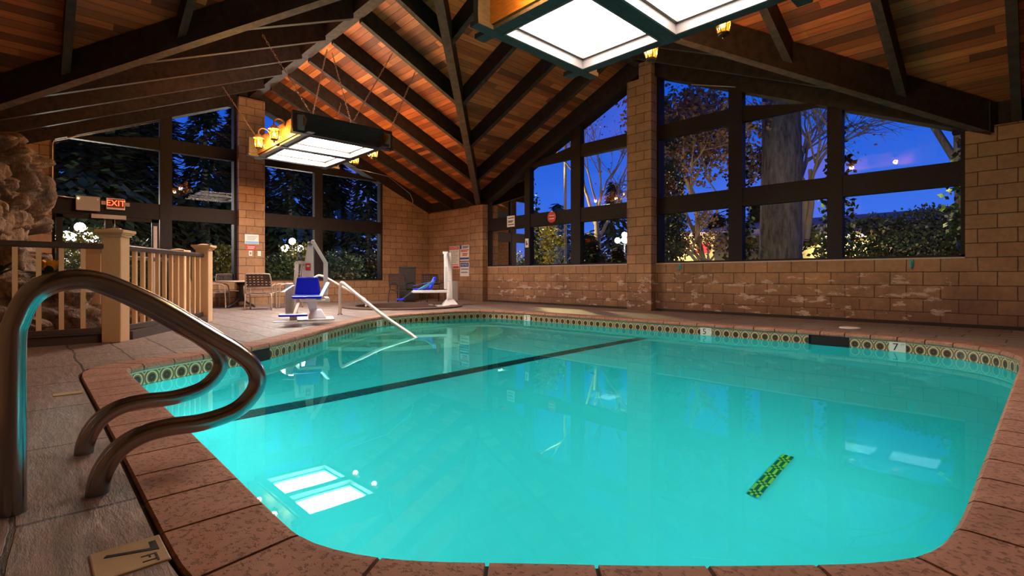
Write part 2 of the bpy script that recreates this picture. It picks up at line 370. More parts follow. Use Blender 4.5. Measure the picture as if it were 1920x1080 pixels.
def copy_tree(o, parent=None):
    c = o.copy(); COL.objects.link(c)
    if parent is not None: c.parent = parent
    for ch in [x for x in COL.objects if x.parent == o]: copy_tree(ch, c)
    return c
def text(body, size, mat, parent, mtx, name='lettering', ext=0.002):
    cu = bpy.data.curves.new(name, 'FONT'); cu.body = body; cu.size = size; cu.extrude = ext; cu.align_x = 'CENTER'; cu.align_y = 'CENTER'
    tmp = bpy.data.objects.new(name, cu); COL.objects.link(tmp); me = bpy.data.meshes.new_from_object(tmp); me.materials.clear(); me.materials.append(M[mat]); bpy.data.objects.remove(tmp); bpy.data.curves.remove(cu)
    o = bpy.data.objects.new(name, me); COL.objects.link(o); o.parent = parent
    o.matrix_local = mtx; return o
def bez(pts, n=8):
    # Catmull-Rom through pts
    P = [Vector(p) for p in pts]; out_ = []
    for i in range(len(P) - 1):
        p0, p1, p2, p3 = P[max(i - 1, 0)], P[i], P[i + 1], P[min(i + 2, len(P) - 1)]
        for k in range(n):
            t = k / n; out_.append(0.5 * ((2 * p1) + (p2 - p0) * t + (2 * p0 - 5 * p1 + 4 * p2 - p3) * t * t + (3 * p1 - p0 - 3 * p2 + p3) * t ** 3))
    return out_ + [P[-1]]
def ray2(px):
    t = (px - 960) / F_PX
    return Vector((-math.sin(BETA) + t * math.cos(BETA), math.cos(BETA) + t * math.sin(BETA)))
def north(px, y): d = ray2(px); return d.x / d.y * y       # x where the sight line over column px meets the plane y
def west(px, x): d = ray2(px); return d.y / d.x * x
def facing(x, y): return math.atan2(y, x) - math.pi / 2    # turns local +Y away from the camera

# ------------------------------------------------------------------ big dimensions
CX, CY = -6.1, 4.25                        # crossing of the two ridges
XW, YN, XE, YS = -14.23, 9.80, 2.6, -1.30  # walls
SL, DECK0 = 0.44, 5.66                     # roof pitch, underside of roof boards at the ridges
def deck(x, y): return DECK0 - SL * min(abs(x - CX), abs(y - CY))
WATER = -0.17

# pool outline (inner edge of the coping)
ctrl = [(-5.10, .62), (-4.9, .585), (-4.5, .58), (-3.5, .58), (-2.4, .575), (-1.66, .57), (-1.45, .58), (-1.30, .63), (-1.14, .735), (-.91, .955), (-.70, 1.16), (-.49, 1.38), (-.30, 1.60), (-.21, 1.78), (-.175, 2.05),
        (-.165, 2.6), (-.15, 3.7), (-.13, 5.2), (-.12, 6.2), (-.15, 6.62), (-.30, 7.02), (-.60, 7.33), (-1.05, 7.53), (-1.6, 7.62), (-2.2, 7.62), (-4.0, 7.53), (-6.0, 7.44), (-7.6, 7.38), (-8.1, 7.30), (-8.42, 7.05),
        (-8.55, 6.6), (-8.56, 5.9), (-8.50, 5.25), (-8.33, 4.72), (-8.05, 4.25), (-7.33, 3.44), (-6.5, 2.62), (-6.02, 2.12), (-5.66, 1.62), (-5.42, 1.12), (-5.24, .78)]
def closed_curve(P, n=6):
    P = [Vector((*p, 0)) for p in P]; k = len(P); o_ = []
    for i in range(k):
        p0, p1, p2, p3 = P[i - 1], P[i], P[(i + 1) % k], P[(i + 2) % k]
        for j in range(n):
            t = j / n; o_.append(0.5 * ((2 * p1) + (p2 - p0) * t + (2 * p0 - 5 * p1 + 4 * p2 - p3) * t * t + (3 * p1 - p0 - 3 * p2 + p3) * t ** 3))
    return o_
def resample(P, step):
    P = P + [P[0]]; ln = [0]
    for a, b in zip(P, P[1:]): ln.append(ln[-1] + (b - a).length)
    n = round(ln[-1] / step); o_ = []; i = 0
    for k in range(n):
        d = ln[-1] * k / n
        while ln[i + 1] < d: i += 1
        o_.append(P[i].lerp(P[i + 1], (d - ln[i]) / (ln[i + 1] - ln[i])))
    return o_, ln[-1] / n
STEP = 0.28 / 4
edge, STEP = resample(closed_curve(ctrl), STEP)
NE = len(edge)
def nrm(i):
    d = (edge[(i + 1) % NE] - edge[i - 1]).normalized(); return Vector((d.y, -d.x, 0))   # outward (curve runs counter-clockwise)
def offs(i, d): return edge[i % NE] + nrm(i % NE) * d

SPA = Vector((-10.75, 6.65, 0)); SPA_R = 1.15

# ------------------------------------------------------------------ floor, pool, spa
bm = bmesh.new()
def loop(pts):
    vs = [bm.verts.new(p) for p in pts]; return [bm.edges.new((vs[i], vs[(i + 1) % len(vs)])) for i in range(len(vs))]
es = loop([(XW - .3, YS - .3, 0), (XE + .3, YS - .3, 0), (XE + .3, YN + .3, 0), (XW - .3, YN + .3, 0)])
es += loop([offs(i, .306) for i in range(0, NE, 2)])
es += loop([SPA + Vector((SPA_R * math.cos(a * R(10)), SPA_R * math.sin(a * R(10)), 0)) for a in range(36)])
bmesh.ops.triangle_fill(bm, use_beauty=True, use_dissolve=False, edges=es)
for f in list(bm.faces):
    c = f.calc_center_median()
    if (c - SPA).length < SPA_R * .98: bm.faces.remove(f)
for f in bm.faces:
    if f.normal.z < 0: f.normal_flip()
me = bpy.data.meshes.new('floor'); bm.to_mesh(me); bm.free(); me.materials.append(M['stamped_stone'])
floor = bpy.data.objects.new('floor', me); COL.objects.link(floor); struct(floor)

# coping: separate slabs with open joints, rounded nose over the water
mb = MB()
prof = [(.29, -.06), (.29, -.004), (.283, .004), (.04, .006), (.018, .003), (.004, -.012), (0, -.03), (.006, -.047), (.03, -.052)]
for k in range(0, NE, 4):
    n_here = min(4, NE - k); g = .006; rings = []
    for j in range(n_here + 1):
        i = (k + j) % NE; d = (edge[(i + 1) % NE] - edge[i - 1]).normalized()
        sh = d * (g if j == 0 else (-g if j == n_here else 0))
        rings.append([mb.bm.verts.new(edge[i] + nrm(i) * a + sh + Vector((0, 0, z))) for a, z in prof])
    for a, b in zip(rings, rings[1:]):
        for q in range(len(prof) - 1): mb.bm.faces.new((a[q], a[q + 1], b[q + 1], b[q]))
    mb.bm.faces.new(rings[0]); mb.bm.faces.new(rings[-1][::-1])
cop = struct(mb.build('trim_1', 'coping_concrete')); cop['label'] = 'reddish brown concrete coping slabs around the pool'
mb = MB()
for i in range(NE):
    j = (i + 1) % NE
    mb.face([offs(i, .012) + Vector((0, 0, -.05)), offs(j, .012) + Vector((0, 0, -.05)), offs(j, .008) + Vector((0, 0, -.012)), offs(i, .008) + Vector((0, 0, -.012))])
    mb.face([offs(i, .008) + Vector((0, 0, -.012)), offs(j, .008) + Vector((0, 0, -.012)), offs(j, .335) + Vector((0, 0, -.012)), offs(i, .335) + Vector((0, 0, -.012))])
struct(mb.build('trim_2', 'grout_dark'))

# waterline band with its medallion tiles
SK = [i for i in range(NE) if (-2.12 < edge[i].x < -1.72 and edge[i].y > 7) or (1.60 < edge[i].y < 1.93 and edge[i].x < -5)]
bm = bmesh.new(); uvl = bm.loops.layers.uv.new('UVMap'); TILE = .135
ZT, ZB = -.05, -.215
for i in range(NE):
    if i in SK: continue
    j = (i + 1) % NE; o1, o2 = offs(i, .022), offs(j, .022)
    f = bm.faces.new([bm.verts.new(p) for p in (o1 + Vector((0, 0, ZB)), o2 + Vector((0, 0, ZB)), o2 + Vector((0, 0, ZT)), o1 + Vector((0, 0, ZT)))])
    for lp, uv in zip(f.loops, ((i * STEP / TILE, (ZB + .19) / .14), ((i + 1) * STEP / TILE, (ZB + .19) / .14), ((i + 1) * STEP / TILE, 1), (i * STEP / TILE, 1))): lp[uvl].uv = uv
me = bpy.data.meshes.new('trim_3'); bm.to_mesh(me); bm.free(); me.materials.append(M['medallion_tile'])
o = bpy.data.objects.new('trim_3', me); COL.objects.link(o); struct(o); o['label'] = 'waterline band of brown medallion tiles'

# basin: shallow end west, deeper east, step shelf in the north-west corner
def depth(x):
    if x < -4.6: return -0.95 - .20 * max(0, min(1, (x + 8.6) / 3.6))
    u_ = min(1, (x + 4.6) / 4.6); return -1.15 - .85 * u_ * u_ * (3 - 2 * u_)
mb = MB()
for i in range(NE):
    j = (i + 1) % NE; a, b = offs(i, .03), offs(j, .03); zt = -.22 if i in SK else -.05
    mb.face([a + Vector((0, 0, -2.3)), b + Vector((0, 0, -2.3)), b + Vector((0, 0, zt)), a + Vector((0, 0, zt))], True)
xs = [-8.9 + 9.1 * k / 60 for k in range(61)]; r0 = [mb.bm.verts.new((x, .4, depth(x))) for x in xs]; r1 = [mb.bm.verts.new((x, 7.9, depth(x))) for x in xs]
for k in range(60): mb.bm.faces.new((r0[k], r0[k + 1], r1[k + 1], r1[k])).smooth = True
basin = struct(mb.build('pool_basin', 'plaster')); basin['label'] = 'turquoise plastered pool basin'
mb = MB(); c = Vector((-8.2, 4.75, 0))
for k, (rr, z0, z1) in enumerate(((2.15, -1.15, -.74), (1.65, -.80, -.48), (1.15, -.52, -.24))):
    pts = [c + Vector((rr * math.cos(a), rr * .95 * math.sin(a), z0)) for a in [R(-95 + 175 * t / 24) for t in range(25)]] + [c + Vector((-.5, .9, z0)), c + Vector((-.5, -.9, z0))]
    mb.prism(pts, (0, 0, z1 - z0))
struct(mb.build('pool_steps', 'step_plaster', basin))
mb = MB()
for k in range(44):
    y = .66 + k * .155; mb.box((-4.72, y, depth(-4.72)), (-4.52, y + .148, depth(-4.60) + .012))
struct(mb.build('lane_line', 'lane_tile', basin))

# water surface
mb = MB(); vs = [mb.bm.verts.new(offs(i, .022) + Vector((0, 0, WATER))) for i in range(0, NE, 1)]
f = mb.bm.faces.new(vs); bmesh.ops.triangulate(mb.bm, faces=[f])
for f in mb.bm.faces:
    f.normal_update()
    if f.normal.z < 0: f.normal_flip()
me = bpy.data.meshes.new('pool_water'); mb.bm.to_mesh(me); mb.bm.free(); me.materials.append(M['pool_water'])
o = bpy.data.objects.new('pool_water', me); COL.objects.link(o); tag(o, 'still turquoise water filling the swimming pool', 'water', kind='stuff')

# underwater lights
def pool_light(x, y, z, dx, dy, where, k=1.0):
    rz = math.atan2(dy, dx)
    t = thing('pool_light', 'round underwater pool light set in the ' + where, 'pool light', (x, y, z), rz, 'underwater pool lights')
    m = Matrix.Rotation(R(90), 4, 'Y')
    b = MB(); b.lathe([(.15, -.03), (.15, .015), (.12, .03), (.12, .0)], n=20); b.bm.transform(m); b.build('bezel', 'steel', t)
    b = MB(); b.lathe([(.115, 0), (.115, .012), (.06, .022)], n=20); b.bm.transform(m); b.build('lens', 'pool_light_glow', t)
    ld = bpy.data.lights.new('pool_lamp', 'AREA'); ld.shape = 'DISK'; ld.size = .22; ld.energy = POOL_WATTS * k; ld.color = (0.80, 1.0, 0.97)
    lo = bpy.data.objects.new('pool_lamp', ld); COL.objects.link(lo); lo.parent = t; lo.location = (.05, 0, 0); lo.rotation_euler = (0, R(-90), 0)
pool_light(-.17, 2.5, -.62, -1, 0, 'near end of the right wall', .75)
pool_light(-.15, 4.2, -.62, -1, 0, 'middle of the right wall', 1.1)
pool_light(-2.3, .55, -.62, 0, 1, 'near wall towards the deep end', .75)
pool_light(-3.6, .56, -.55, 0, 1, 'middle of the near wall', .9)
pool_light(-4.6, .57, -.55, 0, 1, 'near wall towards the shallow end', 1.15)

# skimmer mouths, lid, drain
for nm, (x0, y0), dv, lab in (('a', (-1.92, 7.64), (1, 0), 'dark skimmer mouth in the far tile band left of the number 7'), ('b', (-5.775, 1.77), (-.58, .81), 'dark skimmer mouth in the left tile band behind the grab rails')):
    t = thing('pool_skimmer', lab, 'skimmer', (x0, y0, -.13), math.atan2(dv[1], dv[0]))
    b = MB(); b.box((-.22, .0, -.10), (.22, .012, .08)); b.box((-.22, .16, -.10), (.22, .18, .08)); b.box((-.22, 0, -.11), (.22, .18, -.10)); b.build('housing', 'dark_void', t)
    b = MB(); b.box((-.19, .02, -.09), (.19, .03, -.05)); b.build('weir_flap', 'rail_brown', t)
lid = MB(); lid.lathe([(.13, 0), (.13, .012), (.11, .016)], (-1.87, 8.45, .0), 24); tag(lid.build('skimmer_lid', 'sign_white', loc=(-1.87, 8.45, 0)), 'pale round skimmer lid lying on the far deck by the wall', 'lid')

# hot tub sunk into the far corner
mb = MB()
for a in range(36):
    a0, a1 = R(a * 10), R(a * 10 + 10)
    for r0, r1, z0, z1 in ((SPA_R - .02, SPA_R + .28, .035, .035), (SPA_R - .02, SPA_R - .02, -.8, .035), (SPA_R + .28, SPA_R + .28, .0, .035)):
        mb.face([SPA + Vector((r0 * math.cos(a0), r0 * math.sin(a0), z0)), SPA + Vector((r1 * math.cos(a0), r1 * math.sin(a0), z1)), SPA + Vector((r1 * math.cos(a1), r1 * math.sin(a1), z1)), SPA + Vector((r0 * math.cos(a1), r0 * math.sin(a1), z0))] if r0 != r1 else
                [SPA + Vector((r0 * math.cos(a0), r0 * math.sin(a0), z0)), SPA + Vector((r0 * math.cos(a1), r0 * math.sin(a1), z0)), SPA + Vector((r0 * math.cos(a1), r0 * math.sin(a1), z1)), SPA + Vector((r0 * math.cos(a0), r0 * math.sin(a0), z1))])
spa = thing('hot_tub', 'round sunken hot tub in the far corner deck', 'hot tub', SPA)
mb.build('rim', 'spa_tile', spa, world=True)
b = MB(); b.lathe([(SPA_R - .03, -.12), (SPA_R - .03, -.10)], n=36); b.build('tub_water', 'lane_tile', spa)

# ------------------------------------------------------------------ walls
PR = .20   # how far the pillars stand out
mb = MB(); T = .25
mb.box((XW - T, YN, 0), (-11.30, YN + T, 2.86)); mb.box((-11.30, YN, 0), (-.75, YN + T, 1.0)); mb.box((-.75, YN, 0), (XE + T, YN + T, 2.86))
mb.box((-11.85, YN - PR, 0), (-11.24, YN, 2.84)); mb.box((-6.33, YN - PR, 0), (-5.73, YN + T, 5.02))
mb.box((-6.03, YN - PR, 5.02), (-5.73, YN + T, 5.36))
wb = struct(mb.build('wall_back', 'split_block'))
mb = MB(); mb.box((-11.30, YN - .012, 1.0), (-6.33, YN + T, 1.022)); mb.box((-5.73, YN - .012, 1.0), (-.75, YN + T, 1.022))
struct(mb.build('trim_4', 'pale_trim'))
def rake(d): return 5.34 - SL * d
mb = MB()
def polyL(pts): mb.prism([(XW, y, z) for y, z in pts], (-T, 0, 0))
polyL([(YS - T, 0), (.39, 0), (.39, rake(CY - .39)), (YS - T, rake(CY - YS))])
polyL([(2.38, 0), (3.95, 0), (3.95, .62), (2.38, .62)]); polyL([(4.5, 0), (8.06, 0), (8.06, .62), (4.5, .62)])
polyL([(8.06, 0), (YN, 0), (YN, rake(YN - CY) - .02), (8.06, rake(8.06 - CY))])
mb.box((XW - T, 3.89, 0), (XW + PR, 4.51, 5.30))
struct(mb.build('wall_left', 'split_block'))
mb = MB(); mb.box((XE, YS - T, 0), (XE + T, YN + T, 3.0)); mb.prism([(XE, YS, 3.0), (XE, YN, 3.0), (XE, CY, 5.5)], (T, 0, 0)); struct(mb.build('wall_right', 'split_block'))
mb = MB(); mb.box((XW - T, YS - T, 0), (XE + T, YS, 3.0)); mb.prism([(CX - 5.55, YS, 3.0), (CX + 5.55, YS, 3.0), (CX, YS, 5.5)], (0, -T, 0)); struct(mb.build('wall_front', 'split_block'))
# dark skirting strip at the foot of the back wall
mb = MB(); mb.box((-11.24, YN - .02, 0), (-6.33, YN, .05)); mb.box((-5.73, YN - .02, 0), (XE, YN, .05)); struct(mb.build('baseboard_back', 'grout_dark'))

# ------------------------------------------------------------------ roof
OV = .35
mb = MB()
def dp(x, y): return Vector((x, y, deck(x, y)))
c0 = dp(CX, CY); hs = 5.55; xw, xe, yn, ys = XW - OV, XE + OV, CY + hs + OV, CY - hs - OV; h2 = hs + OV
mb.mi = 0
for s in (1, -1):
    ye = CY + s * h2
    mb.face([Vector((xw, CY, DECK0)), c0, Vector((CX - h2, ye, DECK0 - SL * h2)), Vector((xw, ye, DECK0 - SL * h2))])
    mb.face([c0, Vector((xe, CY, DECK0)), Vector((xe, ye, DECK0 - SL * h2)), Vector((CX + h2, ye, DECK0 - SL * h2))])
mb.mi = 1
for s in (1, -1):
    ye = CY + s * h2
    for q in (1, -1):
        mb.face([c0, Vector((CX, ye, DECK0)), Vector((CX + q * h2, ye, DECK0 - SL * h2))])
ext = bmesh.ops.extrude_face_region(mb.bm, geom=mb.bm.faces[:])
for v in ext['geom']:
    if isinstance(v, bmesh.types.BMVert): v.co.z += .09
struct(mb.build('ceiling', ['deck_along_x', 'deck_along_y']))
RB = .34
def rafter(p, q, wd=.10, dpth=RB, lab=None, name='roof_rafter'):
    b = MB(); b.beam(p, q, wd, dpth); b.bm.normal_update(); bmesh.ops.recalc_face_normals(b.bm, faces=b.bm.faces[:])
    for f in b.bm.faces: f.material_index = 1 if f.normal.z < -.7 else 0  # lighter wood on downward faces paints in the light on the undersides
    return struct(b.build(name, ['beam_wood', 'beam_soffit_lit' if name == 'valley_beam' else 'beam_edge_lit']))
for x in (-7.28, -8.43, -9.58, -10.73, -11.88, -13.03):
    for s in (1, -1):
        y0 = CY + s * .08
        y1 = CY + s * min(abs(x - CX), 5.75) if abs(x - CX) < 5.5 else CY + s * 5.75
        rafter((x, y0, DECK0 - .03), (x, y1, DECK0 - SL * abs(y1 - CY)))
for x in (-4.85, -3.65, -2.47, -1.35, -.22, .9, 2.05):
    for s in (1, -1):
        y1 = CY + s * min(abs(x - CX), 5.75); rafter((x, CY + s * .08, DECK0 - .03), (x, y1, DECK0 - SL * abs(y1 - CY)))
for y in (5.42, 6.60, 7.72, 8.90):
    for s in (1, -1):
        x1 = CX + s * (y - CY); rafter((CX + s * .08, y, DECK0 - .03), (x1, y, DECK0 - SL * abs(x1 - CX)))
for y in (2.85, 1.63, .42, -.75):
    for s in (1, -1):
        x1 = CX + s * (CY - y); rafter((CX + s * .08, y, DECK0 - .03), (x1, y, DECK0 - SL * abs(x1 - CX)))
for s, q in ((1, 1), (1, -1), (-1, 1), (-1, -1)):
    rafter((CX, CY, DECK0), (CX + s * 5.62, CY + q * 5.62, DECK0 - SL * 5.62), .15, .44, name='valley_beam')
rafter((XW + .02, CY, DECK0 - .02), (XE, CY, DECK0 - .02), .20, .28, name='ridge_beam')
rafter((CX, YS, DECK0 - .02), (CX, YN - .02, DECK0 - .02), .20, .28, name='ridge_beam')
# gable end boards over the glass and frieze boards over the eave walls
mb = MB()
for s in (1, -1):
    mb.prism([(XW + .03, CY, DECK0), (XW + .03, CY + s * 5.8, DECK0 - SL * 5.8), (XW + .03, CY + s * 5.8, rake(5.8) - .06), (XW + .03, CY, rake(0) - .06)], (-.32, 0, 0))
struct(mb.build('trim_5', 'beam_wood'))
mb = MB()
for s in (1, -1):
    mb.prism([(CX, YN - .05, DECK0), (CX + s * 5.62, YN - .05, DECK0 - SL * 5.62), (CX + s * 5.62, YN - .05, rake(5.62) - .14), (CX, YN - .05, rake(0) - .14)], (0, .34, 0))
struct(mb.build('trim_6', 'beam_wood'))
mb = MB(); mb.box((XW, YN + .06, 2.84), (-11.4, YN + .2, 3.25)); mb.box((-.9, YN + .06, 2.84), (XE, YN + .2, 3.25)); struct(mb.build('trim_7', 'beam_wood'))

# ------------------------------------------------------------------ windows
def window(name, axis, bay, posts, sill, pitch_c, rows, top_off):
    """axis 'x': wall along x at YN; 'y': wall along y at XW.  bay (a,b) span, posts (a,b) spans, rows (z0,z1) transoms."""
    t = bpy.data.objects.new(name, None); COL.objects.link(t); t.location = ((bay[0] + bay[1]) / 2, YN, 0) if axis == 'x' else (XW, (bay[0] + bay[1]) / 2, 0); struct(t)
    def P(u, d, z): return (u, YN + d, z) if axis == 'x' else (XW - d, u, z)
    def topz(u): return rake(abs(u - pitch_c)) + top_off
    cuts = [bay[0]] + [v for p in posts for v in p] + [bay[1]]
    for a, b in posts:
        m_ = MB(); lo = min(topz(a), topz(b)); m_.prism([P(a, .0, sill), P(b, .0, sill), P(b, .0, topz(b) + .1), P(a, .0, topz(a) + .1)], Vector(P(0, .16, 0)) - Vector(P(0, 0, 0))); m_.build('mullion_post', 'frame_wood', t, world=True)
    # jambs and sill rail
    m_ = MB()
    for a, b in ((bay[0], bay[0] + .05), (bay[1] - .05, bay[1])):
        m_.prism([P(a, .03, sill), P(b, .03, sill), P(b, .03, topz(b) + .05), P(a, .03, topz(a) + .05)], Vector(P(0, .235, 0)) - Vector(P(0, 0, 0)))
    m_.prism([P(bay[0], .03, sill), P(bay[1], .03, sill), P(bay[1], .03, sill + .035), P(bay[0], .03, sill + .035)], Vector(P(0, .13, 0)) - Vector(P(0, 0, 0)))
    m_.build('frame', 'frame_wood', t, world=True)
    for i in range(0, len(cuts), 2):
        a, b = cuts[i], cuts[i + 1]
        for z0, z1 in rows:
            # transom, clipped by the sloping gable
            pa0, pa1 = min(z0, topz(a)), min(z1, topz(a) + .05); pb0, pb1 = min(z0, topz(b)), min(z1, topz(b) + .05)
            if topz(a) < z0 and topz(b) < z0: continue
            m_ = MB()
            if pa1 > z0 and pb1 > z0: m_.prism([P(a, .02, z0), P(b, .02, z0), P(b, .02, pb1), P(a, .02, pa1)], Vector(P(0, .14, 0)) - Vector(P(0, 0, 0)))
            else:
                u0 = pitch_c + math.copysign((5.34 + top_off + .05 - z0) / SL, (a + b) / 2 - pitch_c)
                hi = a if topz(a) > topz(b) else b
                m_.prism([P(hi, .02, z0), P(u0, .02, z0), P(hi, .02, min(z1, topz(hi) + .05))], Vector(P(0, .14, 0)) - Vector(P(0, 0, 0)))
            m_.build('transom', 'frame_wood', t, world=True)
        m_ = MB(); m_.face([P(a, .10, sill), P(b, .10, sill), P(b, .10, topz(b) + .02), P(a, .10, topz(a) + .02)]); m_.build('pane', 'window_glass', t, world=True)
    return t
ROWS = [(2.07, 2.42), (3.68, 3.98)]
window('window_1', 'y', (.39, 3.89), [(2.26, 2.50)], .0, CY, ROWS, -.05)
window('window_2', 'y', (4.51, 8.06), [(5.91, 6.14)], .62, CY, ROWS, -.05)
window('window_3', 'x', (-11.28, -6.33), [(-9.72, -9.52), (-8.10, -7.80)], 1.02, CX, ROWS, -.13)
window('window_4', 'x', (-5.73, -.75), [(-4.17, -3.91), (-2.50, -2.28)], 1.02, CX, ROWS, -.13)
# glazed exit door in the left bay
t = bpy.data.objects.new('door_1', None); COL.objects.link(t); t.location = (XW, 1.3, 0); struct(t)
b = MB(); X = XW + .03
for y0, y1, z0, z1 in ((.46, .56, 0, 2.05), (2.10, 2.24, 0, 2.05), (.46, 2.24, 1.98, 2.06), (.56, 2.10, 0, .22), (1.26, 1.38, .22, 1.98)): b.box((X - .08, y0, z0), (X, y1, z1))
b.build('door_frame', 'frame_wood', t, world=True)
b = MB(); b.box((X, 2.13, .1), (X + .012, 2.20, 1.9)); b.build('edge_strip', 'pale_trim', t, world=True)
b = MB(); b.box((X, 1.02, 2.00), (X + .06, 1.62, 2.09)); o = b.build('door_closer', 'box_beige', t, world=True)
b = MB(); b.tube([(X + .03, 1.24, 2.0), (X + .03, 1.24, 1.72)], .008, 6); b.tube([(X + .03, 1.42, 2.0), (X + .03, 1.42, 1.72)], .008, 6); b.build('closer_arm', 'brushed_aluminium', t, world=True)

# ------------------------------------------------------------------ light fixtures
def chain(b, p, q):
    p, q = Vector(p), Vector(q); d = (q - p); n = max(3, int(d.length / .055)); d.normalize(); u = d.orthogonal().normalized(); v = d.cross(u)
    for k in range(n):
        c = p + (q - p) * ((k + .5) / n); s_ = u if k % 2 else v
        b.tube([c + d * .034 * math.cos(a) + s_ * .014 * math.sin(a) for a in [R(45 * j) for j in range(8)]], .0055, 5, closed=True)
def make_lantern(fix, x, s):
    y = s * 1.03; z = .10
    g = MB(); g.lathe([(.060, -.10), (.088, .085)], (x, y, z), 8, False); lan = g.build('lantern_glass', 'amber_glass', fix)
    c = MB(); c.lathe([(.066, -.108), (.066, -.098), (.05, -.12)], (x, y, z), 8, False)
    for k in range(8):
        a = R(45 * k); c.tube([(x + .062 * math.cos(a), y + .062 * math.sin(a), z - .10), (x + .090 * math.cos(a), y + .090 * math.sin(a), z + .085)], .0055, 4)
    for zz, rr in ((.04, .083), (.085, .092)): c.tube([(x + rr * math.cos(R(45 * k)), y + rr * math.sin(R(45 * k)), z + zz) for k in range(8)], .006, 4, closed=True)
    c.lathe([(.004, -.165), (.016, -.145), (.004, -.12)], (x, y, z), 8); c.build('cage', 'lantern_metal', lan)
    c = MB(); c.lathe([(.105, .085), (.10, .10), (.06, .135), (.035, .165), (.012, .185)], (x, y, z), 12); c.build('cap', 'lantern_cap', lan)
    c = MB(); c.tube(bez([(x, y, z + .17), (x, y, z + .24), (x, y - s * .06, z + .30), (x, y - s * .15, z + .29), (x, y - s * .20, z + .22), (x, y - s * .21, z + .05)], 6), .013, 8)
    c.box((x - .03, y - s * .225 - .012, z - .03), (x + .03, y - s * .225 + .012, z + .15)); c.tube(bez([(x, y - s * .21, z + .0), (x, y - s * .12, z - .10), (x, y - s * .10, z - .03), (x, y - s * .15, z - .02)], 5), .008, 6); c.build('gooseneck_arm', 'lantern_cap', lan)
    c = MB(); c.ball((x, y, z), .028, 2, (1, 1, 1.4)); c.build('bulb', 'bulb_glow', lan)
    ld = bpy.data.lights.new('lantern_lamp', 'POINT'); ld.energy = LANTERN_WATTS[0 if fix.location.x < -6 else 1]; ld.color = (1.0, .93, .80); ld.shadow_soft_size = .045
    lo = bpy.data.objects.new('lantern_lamp', ld); COL.objects.link(lo); lo.parent = fix; lo.location = (x, y, z - .02)
def fixture(cx, cy, z, lab, chains):
    t = thing('pendant_light_fixture', lab, 'light fixture', (cx, cy, z), 0, 'hanging timber light fixtures')
    for s in (1, -1):
        b = MB(); b.box((s * 1.155, -1.0, -.015), (s * 1.29, 1.0, .04)); b.build('side_rail', 'fixture_wood', t, bevel=.006)
        b = MB(); b.box((-1.46, s * .665, -.012), (1.46, s * .80, .044)); b.build('end_rail', 'fixture_wood', t, bevel=.006)
        b = MB(); b.box((s * 1.17, -.99, .045), (s * 1.25, .99, .38)); b.build('side_board', 'fixture_wood', t, bevel=.006)
        for e_ in (1, -1): b = MB(); b.box((s * 1.251, e_ * .86 - .06, .03), (s * 1.31, e_ * .86 + .06, .30)); b.build('corner_block', 'sign_grey', t, bevel=.01)
        b = MB(); y = s * .79
        b.prism([(-1.40, y, .20), (-1.22, y, .03), (1.22, y, .03), (1.40, y, .20), (1.22, y, .37), (-1.22, y, .37)], (0, s * .04, 0)); b.build('end_board', 'amber_board', t)
        b = MB(); x0, x1 = (.085, 1.15) if s > 0 else (-1.15, -.085)
        b.box((x0, -.66, -.022), (x0 + .022, .66, .13)); b.box((x1 - .022, -.66, -.022), (x1, .66, .13)); b.box((x0, -.66, -.022), (x1, -.638, .13)); b.box((x0, .638, -.022), (x1, .66, .13))
        b.box((x0, -.66, .085), (x0 + .055, .66, .125)); b.box((x1 - .055, -.66, .085), (x1, .66, .125)); b.box((x0, -.66, .085), (x1, -.605, .125)); b.box((x0, .605, .085), (x1, .66, .125)); b.build('panel_trim', 'panel_trim_paint', t)
        b = MB(); b.box((x0 + .03, -.63, .126), (x1 - .03, .63, .136)); b.build('diffuser', 'panel_glow_far' if cx < -6 else 'panel_glow_near', t)
    b = MB(); b.box((-.085, -.80, -.018), (.085, .80, .05)); b.build('centre_rail', 'fixture_wood', t, bevel=.005)
    b = MB(); b.box((-1.17, -.79, .345), (1.17, .79, .355)); b.build('added_uplight', 'added_uplight_far' if cx < -6 else 'added_uplight_near', t)  # unseen glowing top panel, added to brighten the roof
    for p, q in chains:
        b = MB(); chain(b, p, q); b.bm.transform(Matrix.Translation(-Vector((cx, cy, z)))); b.build('chain', 'chain_metal', t)
    for s in (1, -1):
        for x in (-.42, .44): make_lantern(t, x, s)
    return t
zf = 3.30; FX, NX = -10.36, -2.75
def hang(cx, cy):
    out_ = []
    for sx_ in (1.2,):
        out_ += [((cx + sx_, cy - .62, zf + .36), (cx + sx_ + .25, cy - 1.55, deck(cx + sx_ + .25, cy - 1.55) - .3)), ((cx + sx_, cy - .62, zf + .36), (cx + sx_ - .9, cy + .05, 5.36)),
                 ((cx + sx_, cy + .14, zf + .36), (cx + sx_ - .95, cy + .18, 5.34)), ((cx + sx_, cy + .14, zf + .36), (cx + sx_ + .2, cy + .9, deck(cx + sx_ + .2, cy + .9) - .02)),
                 ((cx + sx_, cy + .95, zf + .36), (cx + sx_ + .55, cy + 1.3, deck(cx + sx_ + .55, cy + 1.3) - .02))]
    out_ += [((cx - 1.2, cy - .8, zf + .36), (cx - 1.9, cy - 1.3, deck(cx - 1.9, cy - 1.3) - .3)), ((cx - 1.2, cy + .8, zf + .36), (cx - 1.5, cy + 1.2, deck(cx - 1.5, cy + 1.2) - .02))]
    return out_
fixture(FX, 4.38, zf, 'farther timber framed light with two glowing panels and amber lanterns, before the left gable wall', hang(FX, 4.38))
def hang2(cx, cy):
    return [((cx + sx_ * 1.2, cy + sy * .8, zf + .36), (cx + sx_ * 1.2, cy + sy * 1.0, deck(cx + sx_ * 1.2, cy + sy) - .02)) for sx_ in (1, -1) for sy in (1, -1)]
fixture(NX, 4.28, zf, 'nearest timber framed light with two glowing panels, cut off by the top of the photo', hang2(NX, 4.28))

